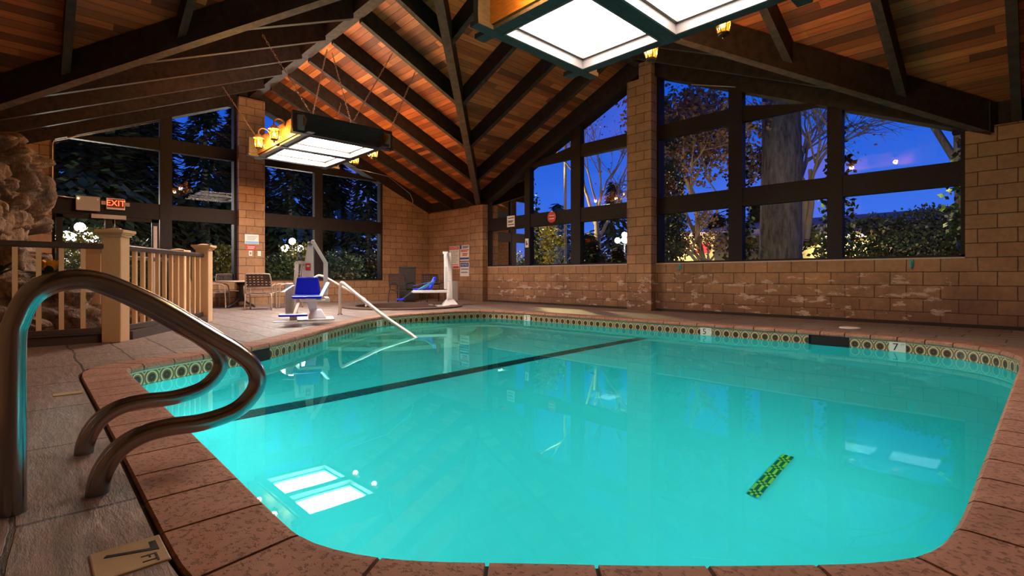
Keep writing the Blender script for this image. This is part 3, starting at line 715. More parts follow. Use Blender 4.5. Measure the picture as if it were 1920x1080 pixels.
# ------------------------------------------------------------------ pool grab rails
def pipe(name, lab, pts, r=.033, flange=None, cat='handrail', group=None, loc=None, mat='rail_satin'):
    t = thing(name, lab, cat, loc or pts[0], 0, group)
    b = MB(); b.tube(bez(pts, 6), r, 16); b.build('pipe', mat, t, world=True)
    for p in (flange or []):
        b = MB(); b.lathe([(r * 1.75, 0), (r * 1.75, .006), (r * 1.15, .014)], p, 16); b.build('flange', 'steel', t, world=True)
    return t
def grab(x, lab, dz=0):
    yz = [(-.03, -.01), (-.03, .15), (-.03, .52), (-.02, .60), (.01, .675), (.06, .715), (.12, .73), (.17, .725), (.23, .70), (.35, .63), (.52, .505), (.60, .445), (.66, .385), (.685, .32), (.665, .26), (.60, .205), (.49, .182), (.38, .185), (.30, .175), (.235, .14), (.195, .085), (.178, .03), (.175, -.01)]
    pipe('pool_grab_rail', lab, [(x, y, z) for y, z in yz], .033, None, 'grab rail', 'paired grab rails at the pool edge', (x, .0, 0), 'steel')
grab(-2.22, 'steel figure four grab rail closest to the camera at left')
grab(-2.76, 'steel grab rail just behind the closest one, over the brown coping')
pipe('stair_handrail', 'slim steel handrail sloping from the deck down into the pool steps', [(-9.34, 4.37, 0), (-9.34, 4.37, .45), (-9.30, 4.36, .56), (-9.20, 4.33, .615), (-9.08, 4.30, .615), (-8.95, 4.29, .58), (-8.3, 4.27, .36), (-7.4, 4.23, .08), (-6.62, 4.2, -.13), (-6.42, 4.19, -.19), (-6.1, 4.17, -.29), (-5.9, 4.16, -.36), (-5.82, 4.155, -.46), (-5.81, 4.15, -1.12)], .030, [(-9.34, 4.37, 0)], 'handrail')
pipe('spa_handrail', 'steel handrail of the hot tub, behind the nearer pool lift', [(-11.9, 4.9, 0), (-11.9, 4.9, .6), (-11.88, 4.95, .72), (-11.8, 5.1, .74), (-11.58, 5.55, .45), (-11.42, 5.88, .24), (-11.37, 5.97, .16), (-11.36, 5.98, 0)], .026, [(-11.9, 4.9, 0), (-11.36, 5.98, 0)], 'handrail')

# ------------------------------------------------------------------ railings
PW = .19
def rail_post(t, x, y, rz, hgt=1.24):
    m = Matrix.Translation((x, y, 0)) @ Matrix.Rotation(rz, 4, 'Z')
    b = MB(); b.box((-PW / 2, -PW / 2, 0), (PW / 2, PW / 2, hgt), m); p = b.build('post', 'tan_paint', t, world=True, bevel=.008)
    b = MB(); k = PW / 2
    for a, z0, z1 in ((k + .015, hgt - .055, hgt - .03), (k + .03, hgt - .03, hgt - .012), (k + .045, hgt - .012, hgt + .02)): b.box((-a, -a, z0), (a, a, z1), m)
    b.hexa([m @ Vector(v) for v in ((-k, -k, hgt + .02), (k, -k, hgt + .02), (k, k, hgt + .02), (-k, k, hgt + .02))], [m @ Vector(v) for v in ((-.02, -.02, hgt + .045), (.02, -.02, hgt + .045), (.02, .02, hgt + .045), (-.02, .02, hgt + .045))])
    b.build('post_cap', 'tan_paint', p, world=True)
def rail_run(t, a, b_, n, z0=.17, z1=1.04, inset=.10, ends=True):
    a, b_ = Vector((*a, 0)), Vector((*b_, 0)); d = (b_ - a).normalized(); q0, q1 = a + d * inset, b_ - d * inset
    b = MB(); b.beam(q0 + Vector((0, 0, z1 + .065)), q1 + Vector((0, 0, z1 + .065)), .085, .065); b.build('top_rail', 'rail_brown', t, world=True, bevel=.015)
    b = MB(); b.beam(q0 + Vector((0, 0, z0)), q1 + Vector((0, 0, z0)), .06, .06); b.build('bottom_rail', 'rail_brown', t, world=True, bevel=.008)
    ang = math.atan2(d.y, d.x)
    for k in range(n):
        p = q0.lerp(q1, (k + .6) / (n + .2)); m = Matrix.Translation(p) @ Matrix.Rotation(ang, 4, 'Z')
        b = MB(); b.box((-.021, -.021, z0), (.021, .021, z1), m); b.build('baluster', 'tan_paint', t, world=True)
P1, P2 = (-7.24, .735), (-9.36, 2.08)
ang2 = math.atan2(P2[1] - P1[1], P2[0] - P1[0])
t = thing('deck_railing', 'front tan baluster railing with two tall capped posts beside the pool deck', 'railing', (-7.24, .735, 0), 0)
rail_post(t, *P1, ang2); rail_post(t, *P2, ang2, 1.22); rail_run(t, P1, P2, 12); rail_run(t, (-7.24, -1.25), P1, 11, inset=.0)
t = thing('deck_railing', 'rear tan baluster railing seen through the front balusters', 'railing', (-8.9, .70, 0), 0)
rail_post(t, -8.9, .70, ang2, 1.10); rail_post(t, -10.45, 1.93, ang2, 1.18); rail_run(t, (-8.9, .70), (-10.45, 1.93), 9, z1=.98)
b = MB(); b.box((-7.36, -1.28, 0), (-7.26, .63, .10)); b.beam((-7.36, .86, .1), (-9.25, 2.06, .1), .10, .10); tag(b.build('pond_curb', 'rail_brown', loc=(-7.3, 0, 0)), 'low brown timber curb under the front railing', 'curb')

# ------------------------------------------------------------------ rocks
def boulder(c, sc, seed, sub=3, name='boulder', amp=.28, freq=1.6):
    b = MB(); bmesh.ops.create_icosphere(b.bm, subdivisions=sub, radius=1.0); off = Vector((seed * 7.3, seed * 3.1, seed * 1.7))
    for v in b.bm.verts:
        p = v.co.copy(); q = p * freq + off
        cell = noise.voronoi(q)[0]; k = cell[1] - cell[0]
        dsp = 1 + amp * (noise.fractal(q, 1.0, 2.0, 4) * .55 + (min(k, .45) - .25) * 1.1)
        v.co = Vector((p.x * sc[0], p.y * sc[1], p.z * sc[2])) * dsp + Vector(c)
    return b.build(name, 'rough_rock', loc=(c[0], c[1], max(c[2] - sc[2], 0)))
b = MB(); bmesh.ops.create_grid(b.bm, x_segments=230, y_segments=190, size=1)
for v in b.bm.verts:
    a, hgt = v.co.x, (v.co.y + 1) / 2
    ang = R(-135) + (a + 1) / 2 * R(360)
    z = hgt * 2.98
    PF = ((0, 1.42), (.30, 1.20), (.62, 1.14), (.80, 1.10), (.90, .94), (.96, .66), (1.0, .0))
    for (h0, r0_), (h1, r1_) in zip(PF, PF[1:]):
        if h0 <= hgt <= h1: rr = r0_ + (r1_ - r0_) * (hgt - h0) / (h1 - h0); break
    p0 = Vector((rr * math.cos(ang) * 1.05, rr * math.sin(ang) * 1.12, z))
    q = Vector((p0.x * 1.5, p0.y * 1.5, z * 1.15)) + Vector((3.7, 8.1, 2.2)); q += noise.noise_vector(q * 1.3) * .25
    ds, ps = noise.voronoi(q * 1.15); d2, p2 = noise.voronoi(q * 2.9)
    rnd = noise.cell(ps[0] * 37.1); r2 = noise.cell(p2[0] * 29.7)
    nrm_ = (q * 1.15 - ps[0]); tilt = nrm_.dot(Vector((math.sin(rnd * 50), math.cos(rnd * 31), math.sin(rnd * 17))))
    crack = min((ds[1] - ds[0]) / .13, 1); cr2 = min((d2[1] - d2[0]) / .14, 1)
    dr = rnd * .15 - .06 + tilt * .15 - (1 - crack) * .27 + (r2 - .5) * .08 - (1 - cr2) * .055 + noise.fractal(q * 3.2, 1, 2, 4) * .035
    k_ = min(1, rr * 1.4); rr2 = max(0.0, rr + dr * k_)
    v.co = Vector((-10.55 + rr2 * math.cos(ang) * 1.05, max(YS + .02, -1.0 + rr2 * math.sin(ang) * 1.12), max(0, z + dr * (.40 if hgt > .85 else .12))))
for f in b.bm.faces: f.smooth = True
rock = tag(b.build('rock_waterfall', 'rough_rock', loc=(-10.55, -.98, 0)), 'tall craggy brown rock formation at the left edge', 'rock formation')
k = 0
for (x, y, z, s) in ((-8.35, -.75, .20, .34), (-8.15, -.30, .18, .30), (-8.4, .12, .20, .32), (-8.2, .48, .16, .26), (-8.55, -.5, .52, .30), (-8.5, -.08, .50, .27), (-8.6, .33, .50, .28), (-8.0, .0, .12, .20), (-7.95, -.62, .13, .22), (-8.75, .66, .17, .24), (-9.05, -.2, .45, .40), (-8.9, 1.05, .12, .22)):
    o = boulder((x, y, z), (s, s * 1.15, s * .85), k + 1, 4, 'boulder', .30, 1.5)
    tag(o, 'rough brown boulder in the low rock pile behind the front railing', 'boulder', 'boulders in the pond wall'); k += 1

# ------------------------------------------------------------------ plants in the pond bed
def leaf_blade(b, base, az, ln, wd, droop, lift, seg=6):
    d = Vector((math.cos(az), math.sin(az), 0)); sd = Vector((-d.y, d.x, 0)); pr = None
    for i in range(seg + 1):
        t_ = i / seg; c = Vector(base) + d * ln * t_ * math.cos(lift) + Vector((0, 0, ln * (t_ * math.sin(lift) - droop * t_ * t_)))
        w_ = wd * math.sin(math.pi * min(.98, .12 + .88 * t_)) + .002; cur = (b.bm.verts.new(c - sd * w_), b.bm.verts.new(c + Vector((0, 0, -w_ * .4))), b.bm.verts.new(c + sd * w_))
        if pr:
            for q in (0, 1):
                f = b.bm.faces.new((pr[q], pr[q + 1], cur[q + 1], cur[q])); f.smooth = True; f.material_index = b.mi
        pr = cur
def rosette(name, lab, x, y, z, n, ln, wd, mats, cat='plant', lift=.7):
    t = thing(name, lab, cat, (x, y, z)); b = MB()
    for i in range(n): leaf_blade(b, (0, 0, 0), i * 2.4 + random.random() * .4, ln * random.uniform(.7, 1.1), wd, random.uniform(.3, .6), random.uniform(lift - .2, lift + .5))
    b.build('leaves', mats[0], t)
    if len(mats) > 1:
        b = MB()
        for i in range(7): leaf_blade(b, (0, 0, .06), i * .9, ln * .65, wd * 1.25, .15, lift + .35)
        b.build('flower_bracts', mats[1], t)
    return t
rosette('bromeliad', 'orange and green bromeliad behind the railing balusters', -8.85, .22, .72, 14, .38, .045, ['leaf_green', 'leaf_orange'])
rosette('leafy_plant', 'dark green broad leaved plant below the tall rock', -8.95, -.28, .72, 16, .42, .05, ['leaf_dark'])
rosette('leafy_plant', 'dark plant at the left edge of the rock pile', -8.75, -.85, .62, 16, .45, .05, ['leaf_dark'])

# ------------------------------------------------------------------ deck depth marker
t = thing('depth_marker', 'tan deck tile marked 7 FT in the bottom left corner', 'depth marker', (-1.655, .197, 0), 0)
m = Matrix.Rotation(0, 4, 'Z')
b = MB(); b.box((-.085, -.078, -.004), (.085, .078, .005), m); b.build('tile', 'marker_tile', t, bevel=.004)
text('7', .165, 'ink', t, Matrix.Translation((-.022, .0, .0055)) @ Matrix.Scale(.85, 4, (1, 0, 0)), 'numeral', .0008)
text('FT', .05, 'ink', t, Matrix.Translation((.048, .035, .0055)), 'unit_lettering', .0008)
# small expansion slot cover further along the deck
b = MB(); b.box((-4.27, .12, .0), (-4.19, .26, .005)); tag(b.build('anchor_plate', 'marker_tile', loc=(-4.23, .19, 0)), 'small tan plate set in the deck left of the coping', 'plate')

# waterline depth tiles
def wall_marker(px_i, s, lab):
    # nearest outline sample
    i = min(range(NE), key=lambda q: (edge[q] - Vector((*px_i, 0))).length); n_ = nrm(i); c = offs(i, .016) + Vector((0, 0, -.118)); rz = math.atan2(-n_.y, -n_.x) + math.pi / 2
    t = thing('depth_marker', lab, 'depth marker', c, rz)
    b = MB(); b.box((-.085, -.002, -.072), (.085, .010, .066)); b.build('tile', 'white_tile', t)
    text(s, .125, 'ink', t, Matrix.Translation((-.02, -.004, 0)) @ Matrix.Rotation(R(90), 4, 'X'), 'numeral', .001)
    text('FT', .035, 'sign_grey', t, Matrix.Translation((.055, -.004, .035)) @ Matrix.Rotation(R(90), 4, 'X'), 'unit_lettering', .001)
wall_marker((-1.17, 7.57), '7', 'white waterline tile marked seven on the far pool wall')
wall_marker((-3.55, 7.55), '5', 'white waterline tile marked five on the far pool wall')
wall_marker((-7.28, 7.40), '3', 'white waterline tile marked three on the far pool wall')
wall_marker((-8.30, 4.66), '3', 'white waterline tile marked three behind the pool steps')
wall_marker((-6.95, 3.06), '1', 'narrow white waterline tile on the left pool wall')

# floor drain grate on the pool bottom
zd = depth(-1.39)
t = thing('drain_grate', 'yellow and green tiled drain strip on the deep pool floor', 'drain grate', (-1.39, 4.03, depth(-1.39) + .012), 0)
for mi_, mat in ((0, 'drain_yellow'), (1, 'drain_green')):
    b = MB()
    for i in range(4):
        for j in range(30):
            if (i + j // 2 + (j % 3 == 0)) % 2 == mi_: b.box((-.042 + i * .021, -.36 + j * .024, 0), (-.042 + i * .021 + .018, -.36 + j * .024 + .021, .012))
    b.build('yellow_tiles' if mi_ == 0 else 'green_tiles', mat, t)

# ------------------------------------------------------------------ pool lifts (local front is -Y)
def pool_lift(lab, x, y, rz):
    t = thing('pool_lift', lab, 'pool lift', (x, y, 0), rz, 'white pool lifts with blue seats')
    W_ = 'lift_white'
    b = MB(); b.box((-.16, -.34, 0), (.42, .30, .022)); b.box((-.52, -.46, 0), (-.16, -.36, .012)); b.build('base_plate', W_, t, bevel=.006)
    b = MB(); b.hexa([(.0, -.20, .022), (.30, -.20, .022), (.30, .20, .022), (.0, .20, .022)], [(.05, -.08, .17), (.22, -.08, .17), (.22, .10, .17), (.05, .10, .17)])
    b.build('base_casting', W_, t, bevel=.015)
    b = MB(); b.hexa([(.03, -.06, .12), (.16, -.06, .12), (.16, .08, .12), (.03, .08, .12)], [(-.10, -.06, .62), (.10, -.06, .62), (.10, .08, .62), (-.10, .08, .62)])
    b.hexa([(-.10, -.06, .62), (.10, -.06, .62), (.10, .08, .62), (-.10, .08, .62)], [(.0, -.04, 1.33), (.085, -.04, 1.33), (.085, .05, 1.33), (.0, .05, 1.33)]); b.build('mast', W_, t, bevel=.012)
    b = MB(); b.tube([(.04, -.05, 1.30), (.04, .06, 1.30)], .035, 12); b.build('pivot', 'brushed_aluminium', t)
    b = MB()
    def arm(p, q, wx, wy): b.hexa([(p[0] - wx, p[1] - wy, p[2]), (p[0] + wx, p[1] - wy, p[2]), (p[0] + wx, p[1] + wy, p[2]), (p[0] - wx, p[1] + wy, p[2])], [(q[0] - wx, q[1] - wy, q[2]), (q[0] + wx, q[1] - wy, q[2]), (q[0] + wx, q[1] + wy, q[2]), (q[0] - wx, q[1] + wy, q[2])])
    arm((.285, -.12, .97), (.075, -.10, 1.34), .034, .034); arm((.285, -.12, .42), (.285, -.12, .985), .036, .036); b.box((.05, -.16, 1.30), (.11, -.03, 1.355)); b.box((-.12, -.92, .335), (.30, -.86, .375)); b.box((.255, -.92, .335), (.32, -.08, .40)); b.build('lifting_arm', W_, t, bevel=.008)
    b = MB(); b.hexa([(-.22, -.86, .385), (.20, -.86, .385), (.20, -.46, .375), (-.20, -.46, .375)], [(-.25, -.90, .43), (.22, -.90, .43), (.21, -.44, .45), (-.21, -.44, .45)]); b.build('seat', 'lift_blue', t, bevel=.022)
    b = MB(); b.hexa([(-.20, -.50, .44), (.20, -.50, .44), (.20, -.44, .44), (-.20, -.44, .44)], [(-.17, -.38, .73), (.17, -.38, .73), (.16, -.32, .72), (-.16, -.32, .72)]); b.build('backrest', 'lift_blue', t, bevel=.028)
    b = MB(); arm((-.21, -.42, .60), (-.36, -.86, .50), .024, .03); b.build('armrest', 'lift_light_blue', t, bevel=.012)
    b = MB(); b.hexa([(.12, -.80, .34), (.17, -.80, .33), (.30, -.40, .58), (.25, -.40, .60)], [(.15, -.82, .41), (.21, -.82, .40), (.35, -.40, .64), (.29, -.40, .65)]); b.build('armrest', 'lift_light_blue', t, bevel=.010)
    b = MB(); b.box((-.40, -1.28, .145), (.0, -1.10, .178)); b.build('footrest', 'lift_blue', t, bevel=.015)
    b = MB(); arm((-.20, -1.18, .15), (-.12, -.88, .37), .02, .02); b.box((-.25, -1.22, .08), (-.15, -1.14, .148)); b.build('footrest_bracket', 'brushed_aluminium', t)
    b = MB(); b.tube([(-.24, .10, .12), (-.17, .08, .98)], .034, 12); b.tube([(-.13, .10, .30), (-.09, .08, .97)], .022, 10); b.box((-.20, .05, .95), (-.05, .12, 1.0)); b.build('actuator', W_, t)
    b = MB(); b.box((-.36, .10, .10), (-.16, .26, .62)); b.build('battery_box', W_, t, bevel=.015)
    b = MB(); b.box((-.035, -.068, .84), (.045, -.060, .96)); b.build('warning_sticker', 'sign_red', t)
    b = MB(); b.box((-.02, -.0705, .90), (.03, -.068, .93)); b.build('sticker_mark', 'sign_white', t)
    return t
lx, ly = -8.72, 3.50
l1 = pool_lift('nearer white pool lift, blue seat facing the camera beside the steps', lx, ly, facing(lx, ly))
l2 = copy_tree(l1); l2.location = (-10.35, 7.72, 0); l2.rotation_euler = (0, 0, facing(-10.35, 7.72) - R(82)); l2['label'] = 'farther white pool lift in the corner, blue seat turned sideways'

# ------------------------------------------------------------------ patio table and strap chairs (local front is -Y)
def patio_chair(lab, x, y, rz, group='woven strap patio chairs', F='chair_frame'):
    t = thing('patio_chair', lab, 'chair', (x, y, 0), rz, group)
    k = .27
    for s in (1, -1):
        b = MB(); b.tube(bez([(s * k, -.25, 0), (s * k, -.24, .30), (s * k, -.22, .50), (s * k, -.14, .555), (s * k, .10, .54), (s * k * .95, .20, .50)], 5), .014, 8); b.build('armrest', F, t)
        b = MB(); b.tube(bez([(s * k, .27, 0), (s * (k - .01), .22, .36)], 4), .014, 8); b.build('leg', F, t)
    b = MB(); pts = [(-k + .01, .17, .35), (-k + .01, .22, .55), (-k + .03, .27, .75), (-k + .08, .285, .79), (k - .08, .285, .79), (k - .03, .27, .75), (k - .01, .22, .55), (k - .01, .17, .35)]
    b.tube(bez(pts, 5), .014, 8); b.tube([(-k + .02, .20, .50), (k - .02, .20, .50)], .012, 8); b.build('back_frame', F, t)
    b = MB(); b.tube(bez([(-k + .02, .18, .36), (-k + .02, -.18, .37), (-k + .06, -.23, .37), (k - .06, -.23, .37), (k - .02, -.18, .37), (k - .02, .18, .36)], 5), .013, 8); b.tube(bez([(-k + .02, .20, .36), (0, .18, .325), (k - .02, .20, .36)], 4), .012, 8); b.build('seat_frame', F, t)
    def weave(name, o, u, v, nu, nv, w_):
        b = MB(); o, u, v = Vector(o), Vector(u), Vector(v); n_ = u.cross(v).normalized() * .004
        for i in range(nu):
            p = o + u * ((i + .5) / nu); q = u.normalized() * w_ / 2
            for j in range(nv):
                a, c = p + v * (j / nv), p + v * ((j + 1) / nv); z = n_ if (i + j) % 2 else -n_
                b.face([a - q, a + q, (a + c) / 2 + q + z, (a + c) / 2 - q + z]); b.face([(a + c) / 2 - q + z, (a + c) / 2 + q + z, c + q, c - q])
        for j in range(nv):
            p = o + v * ((j + .5) / nv); q = v.normalized() * w_ / 2
            for i in range(nu):
                a, c = p + u * (i / nu), p + u * ((i + 1) / nu); z = -n_ if (i + j) % 2 else n_
                b.face([a - q, (a + c) / 2 - q + z, (a + c) / 2 + q + z, a + q]); b.face([(a + c) / 2 - q + z, c - q, c + q, (a + c) / 2 + q + z])
        ob = b.build(name, 'chair_strap', t); sd_ = ob.modifiers.new('thickness', 'SOLIDIFY'); sd_.thickness = .004
    weave('back_webbing', (-k + .03, .20, .50), (2 * k - .06, 0, 0), (0, .085, .285), 6, 5, .040)
    weave('seat_webbing', (-k + .03, -.22, .37), (2 * k - .06, 0, 0), (0, .40, -.005), 6, 6, .045)
    return t
def put(px, Z):
    d = ray2(px); return d.x * Z, d.y * Z
tx, ty = put(452, 12.05); fz = facing(tx, ty)
t = thing('patio_table', 'round patio table with dark pedestal legs by the brick pillar', 'table', (tx, ty, 0), fz)
b = MB(); b.lathe([(.50, .60), (.52, .61), (.52, .628), (.50, .635)], n=32); b.build('table_top', 'table_top', t)
b = MB(); b.lathe([(.06, .14), (.05, .3), (.05, .50), (.12, .60)], n=12); b.build('pedestal', 'dark_plastic', t)
for i in range(4):
    a = R(45 + 90 * i); b = MB(); b.tube(bez([(.03 * math.cos(a), .03 * math.sin(a), .30), (.12 * math.cos(a), .12 * math.sin(a), .15), (.40 * math.cos(a), .40 * math.sin(a), .02)], 5), .020, 8); b.build('leg', 'dark_plastic', t)
x, y = put(489, 11.30); patio_chair('strap chair with its back to the camera, in front of the round table', x, y, facing(x, y) + R(180 - 12))
x, y = put(430, 12.75); patio_chair('strap chair behind the round table facing the pool', x, y, facing(x, y) + R(12))
x, y = put(404, 11.75); patio_chair('strap chair left of the round table, half hidden by the railing post', x, y, facing(x, y) + R(80))
x, y = put(540, 12.1); patio_chair('strap chair between the round table and the nearer pool lift', x, y, facing(x, y) - R(78))
x, y = put(753, 14.3); patio_chair('shade-darkened strap chair in the far corner left of the second pool lift', x, y, facing(x, y) + R(150), 'woven strap patio chairs', 'dark_plastic')  # dark frames on both corner chairs paint in their shade
x, y = put(812, 14.6); patio_chair('shade-darkened strap chair behind the second pool lift in the corner', x, y, facing(x, y) + R(20), 'woven strap patio chairs', 'dark_plastic')
x, y = put(764, 15.2)
b = MB(); b.box((-.24, -.20, 0), (.24, .20, .98)); b.box((-.26, -.22, .98), (.26, .22, 1.02)); o = b.build('storage_cabinet', 'dark_plastic', bevel=.01); o.location = (x, y, 0); o.rotation_euler = (0, 0, facing(x, y)); tag(o, 'dark upright box behind the corner chair', 'cabinet')

# ------------------------------------------------------------------ signs (local: x right, z up, faces -y)
def sign(name, lab, p, rz, w_, h_, mat='sign_white', cat='sign', th=.012):
    t = thing(name, lab, cat, p, rz); b = MB(); b.box((-w_ / 2, -th, -h_ / 2), (w_ / 2, 0, h_ / 2)); b.build('panel', mat, t); return t
def patch(t, x0, x1, z0, z1, mat, name='printed_block', d=.0135):
    b = MB(); b.box((x0, -d, z0), (x1, -.0118, z1)); return b.build(name, mat, t)
def stx(t, s, x, z, size, mat, d=.0140): return text(s, size, mat, t, Matrix.Translation((x, -d, z)) @ Matrix.Rotation(R(90), 4, 'X'), 'lettering', .0006)
def lines(t, x0, x1, zs, mat, hh=.012):
    b = MB()
    for i, z in enumerate(zs): b.box((x0, -.0132, z - hh / 2), (x1 - (x1 - x0) * .12 * (i % 3), -.0118, z + hh / 2))
    b.build('printed_lines', mat, t)
Yw = YN - .002
t = sign('caution_sign', 'white caution sign with red header on the corner wall', (-12.84, Yw, 1.33), 0, .50, .72)
patch(t, -.235, .235, .25, .345, 'sign_red', 'header'); stx(t, 'CAUTION', 0, .297, .085, 'sign_white'); lines(t, -.20, .20, [.20 - .045 * i for i in range(9)], 'sign_grey'); patch(t, -.235, .235, -.345, -.27, 'sign_red', 'footer'); lines(t, -.18, .20, [-.225], 'sign_red', .02)
t = sign('pool_rules_sign', 'colourful pool rules sign upper right of the caution sign', (-12.32, Yw, 1.46), 0, .44, .48)
patch(t, -.22, -.14, .13, .24, 'sign_blue', 'logo'); lines(t, -.10, .20, [.20, .16], 'sign_blue', .028); lines(t, -.19, .20, [.09, .05], 'sign_red', .03); lines(t, -.10, .16, [-.02, -.07], 'sign_red', .035); patch(t, -.22, .22, -.20, -.14, 'sign_blue', 'footer')
t = sign('notice_sign', 'white notice sign with dark blue header under the pool rules sign', (-12.32, Yw, .96), 0, .44, .44)
patch(t, -.20, .20, .07, .20, 'sign_blue', 'header'); stx(t, 'NOTICE', 0, .132, .09, 'sign_white'); lines(t, -.17, .20, [.0, -.10], 'sign_grey', .04)
t = sign('window_notice', 'small white notice fixed to the transom of the back window', (-10.27, YN + .018, 2.28), 0, .30, .31); lines(t, -.11, .13, [.09, .01, -.02, -.09], 'ink', .022)
t = thing('stop_sign', 'round red sign on the transom right of the white notice', 'sign', (-8.74, YN + .018, 2.27))
b = MB(); b.lathe([(.145, 0), (.15, .006), (.145, .012)], n=24); b.bm.transform(Matrix.Rotation(R(90), 4, 'X')); b.build('panel', 'sign_red', t); lines(t, -.09, .10, [.04, -.04], 'sign_white', .02)
t = sign('small_symbol_sign', 'little white symbol sign on the back window post', (-9.62, YN - .001, 1.64), 0, .12, .24); patch(t, -.035, .0, -.06, .06, 'ink', 'symbol'); patch(t, -.0, .03, -.05, .0, 'ink', 'symbol')
XP = XW + PR + .002; rw = R(90)
t = sign('pillar_notice', 'white and blue notice on the left brick pillar', (XP, 4.19, 1.69), rw, .33, .25); patch(t, -.155, .155, -.12, -.05, 'sign_sky', 'blue_band'); lines(t, -.12, .13, [.07, .03, -.01], 'sign_grey', .014)
t = sign('red_notice', 'small red sign under the notice on the left brick pillar', (XP, 4.17, 1.475), rw, .24, .12, 'sign_red'); lines(t, -.08, .09, [.02, -.02], 'sign_white', .016)
for yy, mat, lab in ((4.16, 'sign_grey', 'small grey switch plate under the red sign'), (4.37, 'sign_white', 'small white switch plate right of the grey one on the pillar')):
    t = sign('switch_plate', lab, (XP, yy, 1.33), rw, .08, .13, 'sign_white', 'switch', .008); b = MB(); b.box((-.02, -.016, -.03), (.02, -.008, .03)); b.build('toggle', mat, t)
# exit sign, emergency box, conduits
XT = XW - .02 + .002
t = thing('exit_sign', 'lit red EXIT sign over the glazed door', 'exit sign', (XT, 1.44, 2.34), rw)
b = MB(); b.box((-.165, -.07, -.125), (.165, 0, .125)); b.build('housing', 'sign_white', t, bevel=.012)
b = MB(); b.box((-.15, -.0715, -.085), (.15, -.070, .105)); b.build('face_plate', 'exit_plate', t)
text('EXIT', .18, 'exit_glow', t, Matrix.Translation((0, -.0735, .012)) @ Matrix.Rotation(R(90), 4, 'X') @ Matrix.Scale(.92, 4, (1, 0, 0)), 'lettering', .001)
for s in (1, -1):
    b = MB(); b.box((s * .17, -.05, -.03), (s * .25, -.01, .05)); b.build('side_lamp', 'box_beige', t)
t = thing('emergency_light_box', 'beige emergency light box left of the EXIT sign', 'electrical box', (XT, .965, 2.30), rw)
b = MB(); b.box((-.20, -.10, -.15), (.20, 0, .16)); b.build('housing', 'box_beige', t, bevel=.008)
for s in (1, -1):
    b = MB(); b.tube([(s * .16, -.10, .10), (s * .16, -.115, .10)], .015, 10); b.build('indicator', 'bulb_glow' if s < 0 else 'sign_white', t)
def conduit(lab, pts, r=.014):
    b = MB(); b.tube(pts, r, 8); o = b.build('conduit', 'brushed_aluminium', loc=pts[0]); tag(o, lab, 'conduit'); return o
conduit('thin metal conduit beside the tall rock running to the beige emergency box', [(XW + .045, 2.25, rake(2.0) - .10), (XW + .045, .42, rake(3.83) - .10), (XW + .045, .40, rake(3.85) - .16), (XW + .045, .40, 2.48), (XW + .045, .43, 2.42), (XW + .045, .78, 2.40)])
conduit('thin metal conduit bending down the right side of the left gable wall', [(XW + .045, 6.9, 3.98), (XW + .045, 8.22, 3.88), (XW + .045, 9.02, 3.42), (XW + .045, 9.12, 3.22), (XW + .045, 9.12, 3.12)], .012)
# two teal clips on the back wall and a bright metal pipe under the back gable
for x_, z_, lab in ((-5.17, .93, 'small teal hook on the back wall right of the brick pillar'), (-1.36, .93, 'small teal hook on the back wall under the right hand window')):
    t = thing('wall_hook', lab, 'hook', (x_, YN - .001, z_)); b = MB(); b.box((-.025, -.012, -.05), (.025, 0, .07)); b.build('plate', 'teal_plastic', t, bevel=.006); b = MB(); b.tube(bez([(0, -.01, .03), (0, -.05, .0), (0, -.055, -.05), (0, -.03, -.07)], 4), .012, 8); b.build('hook', 'teal_plastic', t)
conduit('bright metal pipe under the gable beam of the back window', [(-4.88, YN - .09, 4.62), (-4.0, YN - .09, 4.33)], .012)

# ------------------------------------------------------------------ outside
b = MB(); b.box((-70, YN + .3, -.3), (40, 75, -.06)); struct(b.build('ground_back', 'soil'))
b = MB(); b.box((-75, -30, -.3), (XW - .3, YN + .3, -.06)); struct(b.build('ground_left', 'soil'))
def leaves(b, c, sc, n, size, hollow=.55, up=.3):
    for _ in range(n):
        while True:
            p = Vector((random.uniform(-1, 1), random.uniform(-1, 1), random.uniform(-1, 1)))
            if hollow < p.length < 1: break
        q = Vector((p.x * sc[0], p.y * sc[1], p.z * sc[2])) * (1 + .22 * noise.noise(p * 2.3 + Vector(c))) + Vector(c)
        if q.z < -.02: continue
        d = Vector((random.gauss(0, 1), random.gauss(0, 1), random.gauss(up, .8))).normalized(); s_ = d.orthogonal().normalized(); s_ = (Matrix.Rotation(random.random() * 6.28, 3, d) @ s_) * size * random.uniform(.3, .5); l_ = d * size * random.uniform(.7, 1.3)
        b.bm.faces.new([b.bm.verts.new(v) for v in (q, q + l_ * .5 + s_, q + l_, q + l_ * .5 - s_)])
def shrub(name, lab, x, y, sc, n, size, mat, z=None, group=None, hollow=.35):
    n, size = int(n * 2.2), size * .62
    t = thing(name, lab, 'shrub', (x, y, -.06), 0, group); b = MB(); leaves(b, (0, 0, (sc[2] if z is None else z)), sc, n, size, hollow); b.build('foliage', mat, t)
    b = MB()
    for k_ in range(5):
        a = k_ * 1.26; b.tube([(0, 0, 0), (.3 * sc[0] * math.cos(a), .3 * sc[1] * math.sin(a), sc[2] * .7), (.6 * sc[0] * math.cos(a), .6 * sc[1] * math.sin(a), sc[2] * 1.3)], [.03, .02, .008], 5)
    b.build('stems', 'bark_dark', t); return t
